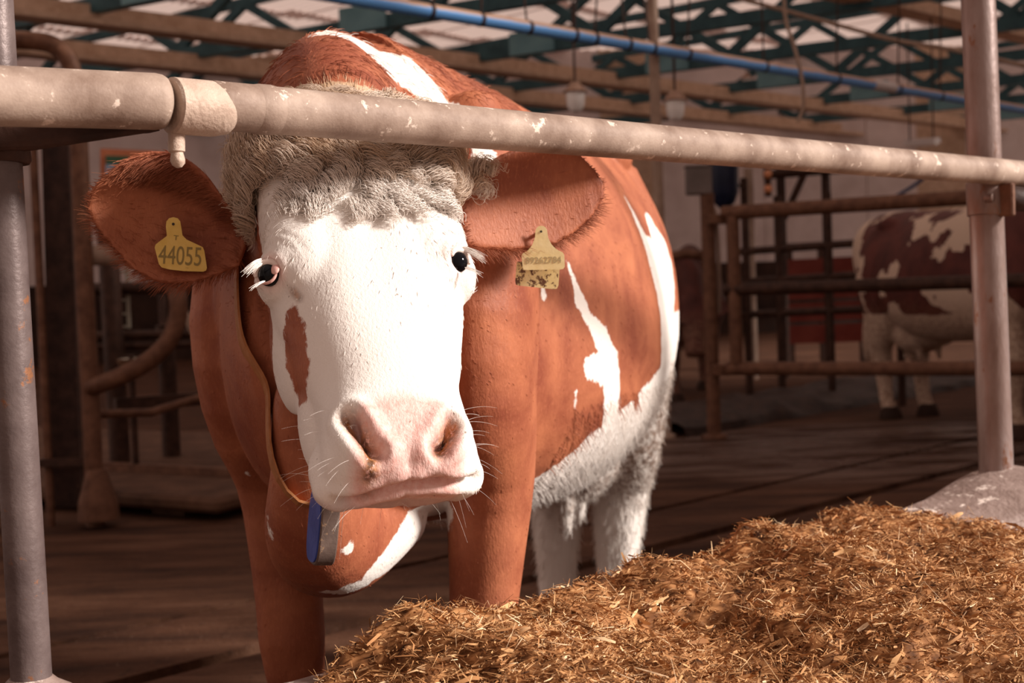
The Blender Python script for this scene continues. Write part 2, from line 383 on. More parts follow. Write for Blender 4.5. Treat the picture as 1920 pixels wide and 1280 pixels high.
# right post
post_r = thing('feed_post', 'worn steel post with bolted collar standing on the kerb mound', 'post', P(1868, 893, 2.70))
obj('pipe', MB().tube([P(1869, 915, 2.70), P(1867, 860, 2.70), P(1851, 440, 2.70), P(1834, 0, 2.70), P(1824, -260, 2.70)], .0350, 28), M_POST2, post_r)
obj('collar', MB().tube([P(1847, 342, 2.70), P(1847, 345, 2.70), P(1850, 402, 2.70), P(1850, 405, 2.70)], [.037, .0395, .0395, .037], 28), M_POST2, post_r)
cb = MB(); cb.box(P(1884, 375, 2.665), U * .008, B * .02, Vector((0, 0, .034))); obj('clamp_flange', cb, M_RUST, post_r, False, bevel=.003)
obj('bolt', MB().lathe(P(1852, 371, 2.665), [(.0001, .014), (.009, .012), (.011, .004), (.011, -.004)], 12, B), M_POST2, post_r)
obj('side_stub', MB().tube([P(1880, 372, 2.72), P(1905, 373, 2.72), P(2000, 378, 2.80)], .026, 18), M_DARKST, post_r)

# ------------------------------------------------------------------ feed: chopped brown silage heaped over the kerb
CR_A = [-.6, .0, .25, .345, .454, .56, .69, .82, .89, 1.05, 1.19, 1.36, 1.5, 1.6, 1.68, 1.78, 1.95, 2.2, 3.4]
CR_Z = [.30, .40, .52, .568, .596, .603, .580, .592, .601, .579, .594, .583, .575, .560, .520, .490, .475, .47, .46]
def feed_z(A, Bb):
    c = np.interp(A, CR_A, CR_Z)
    right = np.clip((A - 1.62) / .14, 0, 1)
    b0 = .02 + .17 * right                                        # crest line steps off the kerb where the kerb shows
    back = np.clip(b0 - Bb, 0, 1); front = np.clip(Bb - b0, 0, 2)
    z = c - 2.6 * back ** 1.25 - .055 * front - .03 * front ** 2
    return z
def fbm(x, y, sc, seed, oct=3):
    out = np.zeros_like(x); amp = 1.0
    for k in range(oct):
        f = sc * 2 ** k
        out += amp * np.array([mnoise.noise((a * f + seed, b * f - seed, seed * 1.7 + k)) for a, b in zip(x.ravel(), y.ravel())]).reshape(x.shape); amp *= .5
    return out
na, nb = 340, 170
ga = np.linspace(-.25, 3.1, na); gb = np.linspace(-.16, 1.02, nb); GA, GB = np.meshgrid(ga, gb, indexing='ij')
lump = fbm(GA, GB, 5.5, 3.1, 3); fine = fbm(GA, GB, 38, 9.2, 2)
pit = np.zeros_like(GA)
for (px, py, rad, dep) in ((1330, 1125, .085, .040), (1400, 1180, .06, .042), (960, 1170, .05, .030), (1535, 1120, .04, .025), (1800, 1240, .05, .03), (700, 1250, .05, .02), (1180, 1160, .05, .02), (1130, 1120, .05, .018), (1560, 1010, .04, .014)):
    dd = (1 - .565) / ((py - (535 - .037 * (px - 960))) / FPX); p = P(px, py, dd) - R0; a0, b0 = p.dot(U), p.dot(B)
    pit += dep * 1.5 * np.exp(-(((GA - a0) / (rad * 1.6)) ** 2 + ((GB - b0) / rad) ** 2))
GZ = feed_z(GA, GB) + lump * .027 * np.clip((GB + .10) / .12, .25, 1) + fine * .013 - pit
fi = np.clip((GZ - .31) / .02, 0, 1)
R0n, Un, Bn = np.array(R0), np.array(U), np.array(B)
FV = R0n + GA[..., None] * Un + GB[..., None] * Bn; FV[..., 2] = np.maximum(GZ, .29 - .3 * (GB < -.02))
idx = np.arange(na * nb).reshape(na, nb); FQ = np.stack([idx[:-1, :-1], idx[1:, :-1], idx[1:, 1:], idx[:-1, 1:]], -1).reshape(-1, 4)
def feed_mat():
    m, nt, b = new_mat('chopped_brown_silage'); at = attr(nt, 'tint'); tc = node(nt, 'ShaderNodeTexCoord')
    n = noise_n(nt, tc.outputs['Object'], 9, 3, .6)
    f = mth(nt, 'ADD', at.outputs['Fac'], mth(nt, 'MULTIPLY', mth(nt, 'SUBTRACT', n.outputs[0], .5), .5))
    c = ramp(nt, f, [(.0, (.035, .013, .006)), (.26, (.18, .072, .025)), (.50, (.42, .20, .080)), (.76, (.64, .38, .18)), (1.0, (.88, .68, .45))])
    nt.links.new(c.outputs[0], b.inputs['Base Color']); b.inputs['Roughness'].default_value = .7; b.inputs['Specular IOR Level'].default_value = .15
    return m
M_FEED = feed_mat()
heap = thing('feed_heap', 'heap of chopped brown maize silage spread along the kerb', 'feed', (float(R0.x + U.x * 1.2), float(R0.y + U.y * 1.2), .30)); heap['kind'] = 'stuff'
hl = np.array(heap.location)
me = np_mesh('bed', FV.reshape(-1, 3) - hl, FQ); t = me.attributes.new('tint', 'FLOAT', 'POINT'); t.data.foreach_set('value', np.clip(rng.normal(.33, .16, na * nb), 0, 1).astype(np.float32))
bed = link('bed', me, M_FEED, heap); bed['kind'] = 'stuff'
def strands(n, lmin, lmax, wmin, wmax, lift, tint_mu, seed, curl=.0, z_up=0.0):
    r = np.random.default_rng(seed)
    a = r.uniform(-.22, 3.0, n * 2); b = r.uniform(-.10, 1.0, n * 2) 
    fx = (a - ga[0]) / (ga[1] - ga[0]); fy = (b - gb[0]) / (gb[1] - gb[0])
    ix = np.clip(fx.astype(int), 0, na - 2); iy = np.clip(fy.astype(int), 0, nb - 2); tx = (fx - ix); ty = fy - iy
    z = GZ[ix, iy] * (1 - tx) * (1 - ty) + GZ[ix + 1, iy] * tx * (1 - ty) + GZ[ix, iy + 1] * (1 - tx) * ty + GZ[ix + 1, iy + 1] * tx * ty
    base = R0n + a[:, None] * Un + b[:, None] * Bn; base[:, 2] = z
    dist = base[:, 1]; vx = base[:, 0] / np.maximum(dist, .1)
    ok = (dist > .72) & (np.abs(vx) < .50) & (z > .36) & (z - 1 > -.42 * dist)
    ok &= r.random(len(a)) < np.clip(1.9 / dist ** 1.5, .3, 1)
    base = base[ok][:n]; k = len(base)
    th = r.uniform(0, 2 * np.pi, k); el = np.abs(r.normal(0, lift, k)) + z_up
    d = np.stack([np.cos(th) * np.cos(el), np.sin(th) * np.cos(el), np.sin(el)], 1)
    ln = lmin + (lmax - lmin) * r.random(k) ** 2.2; w = wmin + (wmax - wmin) * r.random(k) ** 2
    rv = r.normal(size=(k, 3)); sd = np.cross(d, rv); sd /= np.linalg.norm(sd, axis=1)[:, None]; nn = np.cross(d, sd)
    bend = r.normal(0, .16 + curl, k)[:, None] * ln[:, None]
    off = r.uniform(.000, .010, k)
    base[:, 2] += off
    p0 = base - d * (ln * .4)[:, None]; p1 = base + nn * bend + d * (ln * .1)[:, None]; p2 = base + d * (ln * .6)[:, None]
    w_ = w[:, None]
    V = np.stack([p0 - sd * w_ * .35, p0 + sd * w_ * .35, p1 - sd * w_ * .5, p1 + sd * w_ * .5, p2 - sd * w_ * .2, p2 + sd * w_ * .2], 1).reshape(-1, 3)
    i = np.arange(k) * 6; Q = np.concatenate([np.stack([i, i + 1, i + 3, i + 2], 1), np.stack([i + 2, i + 3, i + 5, i + 4], 1)])
    ti = np.clip(r.normal(tint_mu, .18, k), 0, 1); ti = np.repeat(ti, 6)
    return V, Q, ti
def strand_obj(name, groups):
    Vs, Qs, Ts, o = [], [], [], 0
    for g in groups:
        V, Q, T = strands(*g); Vs.append(V); Qs.append(Q + o); Ts.append(T); o += len(V)
    me = np_mesh(name, np.concatenate(Vs) - hl, np.concatenate(Qs)); at = me.attributes.new('tint', 'FLOAT', 'POINT'); at.data.foreach_set('value', np.concatenate(Ts).astype(np.float32))
    o = link(name, me, M_FEED, heap); o['kind'] = 'stuff'; return o
strand_obj('chopped_stems', [(90000, .004, .022, .0008, .0030, .35, .50, 11), (22000, .010, .040, .0007, .0020, .38, .62, 12, .1), (3500, .015, .045, .003, .0075, .25, .55, 13), (1500, .02, .075, .0006, .0012, .5, .80, 14, .15), (500, .015, .05, .0007, .0012, .6, .8, 15, .1, .4)])

# ------------------------------------------------------------------ cattle
def ring_loft(C, UX, UZ, wx, zt, zb, p, taper, n=44):
    """stack of egg-shaped rings -> closed mesh (verts, faces)"""
    C, UX, UZ = map(np.asarray, (C, UX, UZ)); m = len(C); V = []
    th = np.linspace(0, 2 * np.pi, n, endpoint=False); c, s = np.cos(th), np.sin(th)
    for i in range(m):
        e = 2.0 / p[i]; cx = np.sign(c) * np.abs(c) ** e; sz = np.sign(s) * np.abs(s) ** e
        w = wx[i] * (1 - taper[i] * sz); h = np.where(sz > 0, zt[i], zb[i])
        V.append(C[i] + UX[i] * (cx * w)[:, None] + UZ[i] * (sz * h)[:, None])
    V = np.concatenate(V + [C[:1], C[-1:]]); F = []
    for i in range(m - 1):
        for k in range(n):
            a = i * n + k; b = i * n + (k + 1) % n; F.append((a, b, b + n, a + n))
    t0, t1 = m * n, m * n + 1
    for k in range(n):
        F.append((t0, (k + 1) % n, k)); F.append((t1, (m - 1) * n + k, (m - 1) * n + (k + 1) % n))
    return V, F
def limb(pts, n=26, seg=28):
    """rows (x, y, z, r_across, r_along) -> tapering limb; 'along' is the cow's fore-aft radius"""
    p = np.array(pts, float); t = np.r_[0, np.cumsum(np.linalg.norm(np.diff(p[:, :3], axis=0), axis=1))]
    q = catmull(t, p, np.linspace(0, t[-1], n)); V = []; C = q[:, :3]
    T = np.gradient(C, axis=0); T /= np.linalg.norm(T, axis=1)[:, None]
    Y = np.tile([0., 1., 0.], (n, 1)); Y -= T * (Y * T).sum(1)[:, None]; Y /= np.linalg.norm(Y, axis=1)[:, None]; X = np.cross(Y, T)
    return ring_loft(C, Y, X, q[:, 3], q[:, 4], q[:, 4], np.full(n, 2.2), np.zeros(n), seg)
def ball(c, ax, n=20):
    c = np.asarray(c, float); ax = np.asarray(ax, float)
    th = np.linspace(.02, np.pi - .02, n); C = c + ax[2] * 0 + np.cos(th)[:, None] * ax[2][None]
    return ring_loft(C, np.tile(ax[0], (n, 1)), np.tile(ax[1], (n, 1)), np.sin(th), np.sin(th), np.sin(th), np.full(n, 2.), np.zeros(n), 24)
def ell(c, rx, ry, rz): return ball(c, np.diag([rx, ry, rz]))
TORSO = np.array([  # X, zc, half width, up, down, taper(top narrower), power
    [.36, .92, .05, .10, .10, .0, 2.0], [.32, .93, .10, .19, .18, .05, 2.0], [.25, .96, .150, .29, .27, .10, 2.1], [.14, .985, .195, .36, .34, .20, 2.2],
    [.00, 1.00, .225, .405, .385, .24, 2.2], [-.15, 1.00, .25, .41, .41, .24, 2.2], [-.40, .98, .305, .415, .42, .17, 2.3], [-.70, .965, .345, .42, .43, .17, 2.2],
    [-.95, .97, .345, .42, .42, .20, 2.2], [-1.15, 1.02, .32, .385, .38, .20, 2.2], [-1.32, 1.08, .285, .33, .34, .12, 2.2], [-1.48, 1.12, .25, .27, .30, .06, 2.2],
    [-1.60, 1.14, .19, .20, .26, .0, 2.3], [-1.67, 1.14, .09, .10, .14, .0, 2.1]])
HEAD = np.array([  # t, half width, n front, n mid, n back, power
    [-.014, .035, -.050, -.07, -.10, 2.0], [-.006, .070, -.028, -.065, -.12, 2.2], [.014, .108, -.006, -.06, -.155, 2.4], [.06, .127, .008, -.06, -.18, 2.6],
    [.14, .131, .012, -.06, -.21, 2.8], [.22, .130, .010, -.065, -.235, 2.6], [.28, .127, .006, -.075, -.25, 2.35], [.34, .121, .003, -.08, -.25, 2.1],
    [.40, .107, .001, -.08, -.220, 2.05], [.46, .092, -.001, -.075, -.175, 2.1], [.50, .089, -.002, -.068, -.145, 2.6], [.54, .093, -.005, -.068, -.128, 2.8],
    [.572, .093, -.015, -.064, -.120, 3.0], [.593, .080, -.030, -.066, -.108, 3.0], [.604, .060, -.045, -.068, -.095, 2.6]])
def ear_mesh(base, tip, up, face, wtab, cup, thick=.019, n=26, m=17, droop=0.0):
    """leaf-shaped, cupped shell from base to tip; up = width direction, face = hollow side; wtab rows (t, up width, down width)"""
    base, tip, up, face = map(lambda a: np.asarray(a, float), (base, tip, up, face))
    e = tip - base; Ln = np.linalg.norm(e); e /= Ln; up = up - e * (up @ e); up /= np.linalg.norm(up); f = np.cross(e, up); f = f if f @ face > 0 else -f
    t = np.linspace(0, 1, n); w = catmull(np.array(wtab)[:, 0], np.array(wtab)[:, 1:], t); s = np.linspace(-1, 1, m)
    L = []
    for side in (0, 1):
        for i in range(n):
            for k in range(m):
                wid = w[i, 0] if s[k] > 0 else w[i, 1]
                edge = max(0, 1 - s[k] ** 2) ** .5
                c = base + e * Ln * t[i] + up * s[k] * wid - f * cup * (1 - s[k] ** 2) * math.sin(math.pi * min(1, t[i] * .85 + .12)) - up * droop * t[i] ** 2
                L.append(c + f * (thick * (.62 + .38 * edge) * (1 if side == 0 else -1) * .5 * (1.0 if t[i] < .9 else .75)))
    V = np.array(L); F = []; h = n * m
    for i in range(n - 1):
        for k in range(m - 1):
            a = i * m + k; F.append((a, a + 1, a + m + 1, a + m)); F.append((h + a, h + a + m, h + a + m + 1, h + a + 1))
    for i in range(n - 1):
        for k in (0, m - 1):
            a = i * m + k; q = (a, a + m, h + a + m, h + a); F.append(q if k == 0 else q[::-1])
    for k in range(m - 1):
        for i in (0, n - 1):
            a = i * m + k; q = (a, h + a, h + a + 1, a + 1); F.append(q if i == 0 else q[::-1])
    return V, F
class Head:
    """head frame in cow space: O poll, S cow's left, N out of the face, H poll to muzzle"""
    def __init__(h, O, S, N, H, k=1.0): h.O, h.S, h.N, h.H = (np.asarray(v, float) for v in (O, S, N, H)); h.k = k
    def pt(h, s, n, t): return h.O + (h.S * s + h.N * n + h.H * t) * h.k
    def loc(h, V): d = (np.asarray(V) - h.O) / h.k; return np.stack([d @ h.S, d @ h.N, d @ h.H], -1)
    def ball(h, s, n, t, rs, rn, rt): return ball(h.pt(s, n, t), np.stack([h.S * rs, h.N * rn, h.H * rt]) * h.k)
def remesh(parts, voxel, smooth=4, name='body'):
    V, F, o = [], [], 0
    for v, f in parts:
        V += [tuple(x) for x in v]; F += [tuple(i + o for i in q) for q in f]; o = len(V)
    me = bpy.data.meshes.new('raw'); me.from_pydata(V, [], F); me.update()
    import bmesh
    ob = bpy.data.objects.new('raw', me); COL.objects.link(ob)
    r = ob.modifiers.new('r', 'REMESH'); r.mode = 'VOXEL'; r.voxel_size = voxel; r.adaptivity = 0
    sm = ob.modifiers.new('s', 'SMOOTH'); sm.factor = .5; sm.iterations = smooth
    dg = bpy.context.evaluated_depsgraph_get(); dg.update()
    out = bpy.data.meshes.new_from_object(ob.evaluated_get(dg)); out.name = name
    bpy.data.objects.remove(ob)
    return out
def get_v(me):
    a = np.empty(len(me.vertices) * 3, np.float32); me.vertices.foreach_get('co', a); return a.reshape(-1, 3).astype(float)
def get_n(me):
    a = np.empty(len(me.vertices) * 3, np.float32); me.vertex_normals.foreach_get('vector', a); return a.reshape(-1, 3).astype(float)
def set_v(me, V): me.vertices.foreach_set('co', V.astype(np.float32).ravel()); me.update()
def set_attr(me, name, val):
    a = me.attributes.get(name) or me.attributes.new(name, 'FLOAT', 'POINT'); a.data.foreach_set('value', np.asarray(val, np.float32))
def chain_sd(V, pts):
    """signed distance (positive inside) to a chain of tapering capsules, rows (x, y, z, r); a single row is a ball"""
    p = np.array(pts, float); best = np.full(len(V), -9.0)
    if len(p) == 1: return p[0, 3] - np.linalg.norm(V - p[0, :3], axis=1)
    for a, b in zip(p[:-1], p[1:]):
        d = b[:3] - a[:3]; t = np.clip(((V - a[:3]) @ d) / max(d @ d, 1e-9), 0, 1)
        best = np.maximum(best, a[3] + (b[3] - a[3]) * t - np.linalg.norm(V - a[:3] - t[:, None] * d, axis=1))
    return best
HIND = {1: (.21, .19, .178, .165, .152, .146, .14), -1: (-.18, -.12, -.06, -.035, -.02, -.02, -.02)}
def torso_parts(legs=True, hindx=-1.27, fs=.165, hs=.125):
    x = np.linspace(TORSO[0, 0], TORSO[-1, 0], 70); q = catmull(-TORSO[:, 0], TORSO[:, 1:], -x)
    n = len(x); C = np.stack([x, np.zeros(n), q[:, 0]], 1)
    parts = [ring_loft(C, np.tile([0., 1, 0], (n, 1)), np.tile([0., 0, 1], (n, 1)), q[:, 1], q[:, 2], q[:, 3], q[:, 5], q[:, 4], 60)]
    for s in (1, -1):
        # shoulder blade, foreleg
        parts.append(limb([(-.08, .15 * s, 1.30, .05, .06), (-.04, .18 * s, 1.15, .075, .12), (.04, .195 * s, .98, .085, .140), (.04, .19 * s, .84, .083, .130), (-.01, .183 * s, .70, .072, .095),
                           (.0, .175 * s, .56, .060, .068), (.015, .168 * s, .45, .053, .055), (.015, fs * s, .40, .054, .056), (.01, fs * s, .33, .042, .042), (.0, fs * s, .20, .034, .036), (.005, fs * s, .13, .042, .046), (.03, fs * s, .07, .042, .048), (.045, fs * s, .03, .055, .066), (.045, fs * s, .0, .06, .075)]))
        # thigh, gaskin, hock, cannon, hoof
        hy = np.array(HIND[s])
        parts.append(limb([(hindx + .0, .16 * s, 1.28, .07, .12), (hindx + .0, .19 * s, 1.08, .12, .21), (hindx + .03, hy[0], .88, .12, .21), (hindx + .02, hy[1], .72, .108, .165), (hindx - .02, hy[2], .60, .096, .125), (hindx - .06, hy[3], .52, .083, .095), (hindx - .075, hy[4], .45, .072, .076),
                           (hindx - .06, hy[5], .36, .064, .064), (hindx - .04, hy[6], .22, .048, .048), (hindx - .03, hy[6], .14, .046, .05), (hindx, hy[6], .07, .044, .05), (hindx + .02, hy[6], .03, .056, .066), (hindx + .02, hy[6], .0, .06, .075)]))
        parts.append(ell((-1.20, .175 * s, 1.31), .09, .06, .06))       # hip bone
    return parts
UDDER = [ell((-1.12, .05, .60), .17, .15, .15), ell((-1.10, -.06, .60), .16, .14, .15), ell((-.98, 0, .60), .20, .16, .11)]
def teats():
    return [limb([(x, y, .50, .024, .024), (x, y, .44, .018, .018), (x + .003, y, .405, .013, .013), (x + .003, y, .397, .006, .006)], 10, 14) for x in (-1.02, -1.17) for y in (.075, -.075)]
TAIL = lambda: limb([(-1.60, 0, 1.32, .05, .05), (-1.72, 0, 1.24, .032, .032), (-1.75, .0, 1.0, .022, .022), (-1.74, .0, .7, .018, .018), (-1.73, .0, .52, .035, .035), (-1.73, .0, .36, .02, .02)], 30, 16)
def head_parts(h):
    t = np.linspace(HEAD[0, 0], HEAD[-1, 0], 70); q = catmull(HEAD[:, 0], HEAD[:, 1:], t); n = len(t)
    C = np.stack([h.pt(0, q[i, 2], t[i]) for i in range(n)])
    parts = [ring_loft(C, np.tile(h.S, (n, 1)), np.tile(h.N, (n, 1)), q[:, 0] * h.k, (q[:, 1] - q[:, 2]) * h.k, (q[:, 2] - q[:, 3]) * h.k, q[:, 4], np.zeros(n), 60)]
    for s in (1, -1):
        parts += [h.ball(.119 * s, -.060, .276, .027, .040, .040),        # eye socket
                  h.ball(.104 * s, -.042, .262, .032, .034, .054),        # brow over the eye
                  h.ball(.080 * s, -.034, .245, .055, .040, .085),
                  h.ball(.095 * s, -.135, .33, .030, .07, .10),           # cheek muscle
                  h.ball(.076 * s, -.122, .465, .028, .048, .075),        # lower jaw
                  h.ball(.048 * s, -.050, .556, .042, .046, .046),        # nostril wing
                  h.ball(.070 * s, -.086, .556, .036, .030, .046)]        # upper lip
    parts += [h.ball(0, -.112, .535, .062, .026, .050), h.ball(0, -.046, .560, .062, .040, .044), h.ball(0, -.072, .574, .070, .040, .032)]
    return parts

COW = thing('cow', 'red and white cow with ear tags looking out under the front rail', 'cow', (-.223, 2.10, 0), 0)
HEADING = math.radians(15)
fwd = Vector((-math.sin(HEADING), -math.cos(HEADING), 0)); lft = Vector((-fwd.y, fwd.x, 0))
COW.rotation_euler = (0, 0, math.atan2(fwd.y, fwd.x))
bpy.context.view_layer.update()
CWI = COW.matrix_basis.inverted()
def CL(px, py, d): return np.array(CWI @ P(px, py, d))               # photograph point -> cow space
# head frame of the main cow
pO = CL(652, 185, 1.74); pT = CL(772, 846, 1.415)
H_ = (pT - pO); HL = np.linalg.norm(H_); H_ /= HL
view = CL(680, 500, 1.6); eye_dir = np.array(CWI @ Vector((0, 0, CAMZ))) - view; eye_dir /= np.linalg.norm(eye_dir)
right = np.array(CWI.to_3x3() @ Vector((1, 0, 0)))
nd = eye_dir + right * .20; N_ = nd - H_ * (nd @ H_); N_ /= np.linalg.norm(N_); S_ = np.cross(N_, H_)
if S_ @ right < 0: S_ = -S_
HD = Head(pO, S_, N_, H_, HL / .585)
def neck(h, nape=(.10, 0, 1.06)):
    a = h.pt(0, -.13, .10); b = h.pt(0, -.17, .22)
    c = (a + b) / 2; p0 = np.array([-.12, 0, 1.05]); p1 = np.array([.06, -.01, 1.06]); p2 = p1 * .45 + c * .55 + np.array([0, -.02, .02])
    rows = [(p0, .21, .36, .34), (p1, .215, .36, .33), ((p1 + p2) / 2 + np.array([0, -.015, .01]), .185, .33, .30), (p2, .155, .275, .25), (c, .115, .18, .19)]
    t = np.linspace(0, len(rows) - 1, 34); tab = np.array([[*r[0], r[1], r[2], r[3]] for r in rows]); q = catmull(np.arange(len(rows)), tab, t)
    C = q[:, :3]; T = np.gradient(C, axis=0); T /= np.linalg.norm(T, axis=1)[:, None]
    UZ = np.tile([0., 0, 1], (len(t), 1)); UZ -= T * (UZ * T).sum(1)[:, None]; UZ /= np.linalg.norm(UZ, axis=1)[:, None]; UX = np.cross(UZ, T)
    return ring_loft(C, UX, UZ, q[:, 3], q[:, 4], q[:, 5], np.full(len(t), 2.1), np.full(len(t), .22), 48)
def dewlap(h):
    a = h.pt(0, -.22, .30)
    pts = [(*a, .04, .06), (.33, .04, .88, .045, .08), (.32, .03, .76, .060, .085), (.28, .01, .67, .075, .09), (.20, .0, .635, .085, .09), (.06, 0, .65, .10, .08)]
    return limb(pts, 30, 28)
ear_w = [(0, .022, .036), (.15, .040, .060), (.38, .078, .084), (.6, .090, .078), (.8, .074, .052), (.93, .040, .030), (1, .012, .012)]
earR = ear_mesh(CL(462, 452, 1.74), CL(166, 372, 1.72), np.array(CWI.to_3x3() @ Vector((0, 0, 1))), eye_dir - right * .2 + np.array([0, 0, -.1]), ear_w, .042)
earL = ear_mesh(CL(858, 395, 1.79), CL(1132, 352, 1.90), np.array(CWI.to_3x3() @ Vector((0, 0, 1))), eye_dir + right * .3, [(0, .03, .05), (.12, .045, .06), (.35, .07, .07), (.6, .075, .07), (.82, .06, .05), (.95, .03, .026), (1, .006, .006)], .018)
parts = torso_parts() + UDDER + teats() + [TAIL(), neck(HD), dewlap(HD)] + head_parts(HD) + [earR, earL]
body_me = remesh(parts, .0046, 6, 'body')
print('cow verts', len(body_me.vertices), 'k', HD.k)
body_me.polygons.foreach_set('use_smooth', [True] * len(body_me.polygons))
BODY = link('body', body_me, plain('test_brown', (.38, .12, .05), .6), COW)
# === COAT ===
def sculpt_head(me, h):
    V = get_v(me); N = get_n(me); L = h.loc(V); near = (np.abs(L[:, 0]) < .16) & (L[:, 2] > -.06) & (L[:, 2] < .64) & (L[:, 1] > -.16)
    idx = np.where(near)[0]; l = L[idx]; d = np.zeros(len(idx)); k = h.k
    nost = [[(-.0640, -.012, .526, 0), (-.0520, -.008, .556, 0), (-.0400, -.010, .576, 0)], [(.0600, -.010, .540, 0), (.0480, -.006, .560, 0), (.0370, -.012, .573, 0)]]
    for c in nost:
        sd = -chain_sd(l, c); d -= .034 * np.exp(-(sd / .0085) ** 2); d += .0055 * np.exp(-((sd - .021) / .009) ** 2)
    mouth = [(-.082, -.086, .585, 0), (-.0727, -.0769, .599, 0), (-.0385, -.0572, .604, 0), (-.0029, -.0438, .6036, 0), (.0355, -.043, .6014, 0), (.0706, -.0527, .597, 0), (.090, -.068, .583, 0)]
    sm = -chain_sd(l, mouth); below = l[:, 1] < -.045 - .4 * np.abs(l[:, 0])
    d -= .015 * np.exp(-(sm / .0055) ** 2)
    d += .005 * np.exp(-((sm - .014) / .008) ** 2)
    # philtrum and nose-bridge dip, brow ridges, eye hollows
    d -= .0035 * np.exp(-(l[:, 0] / .006) ** 2) * np.exp(-((l[:, 2] - .592) / .018) ** 2)
    for e in EYES_HEAD:
        r = np.linalg.norm((l - np.array(e)) * [1, .8, 1], axis=1)
        d -= .010 * np.exp(-(r / .014) ** 2)
        lid = np.exp(-((r - .021) / .006) ** 2); d += .0035 * lid * (l[:, 2] < e[2] + .004) + .0015 * lid
        for q, rr in enumerate((.040, .052)): d -= .0014 * np.exp(-((r - rr) / .0035) ** 2) * (l[:, 2] < e[2] - .01)
    d += .004 * np.exp(-(((np.abs(l[:, 0]) - .055) / .03) ** 2)) * np.exp(-((l[:, 2] - .36) / .09) ** 2)
    d -= .006 * np.exp(-(l[:, 0] / .03) ** 2) * np.exp(-((l[:, 2] - .20) / .07) ** 2)
    V[idx] += N[idx] * (d * k)[:, None]; set_v(me, V)
EYES_HEAD = [(-.1360, -.0289, .2920), (.1140, -.0100, .2871)]
sculpt_head(body_me, HD)

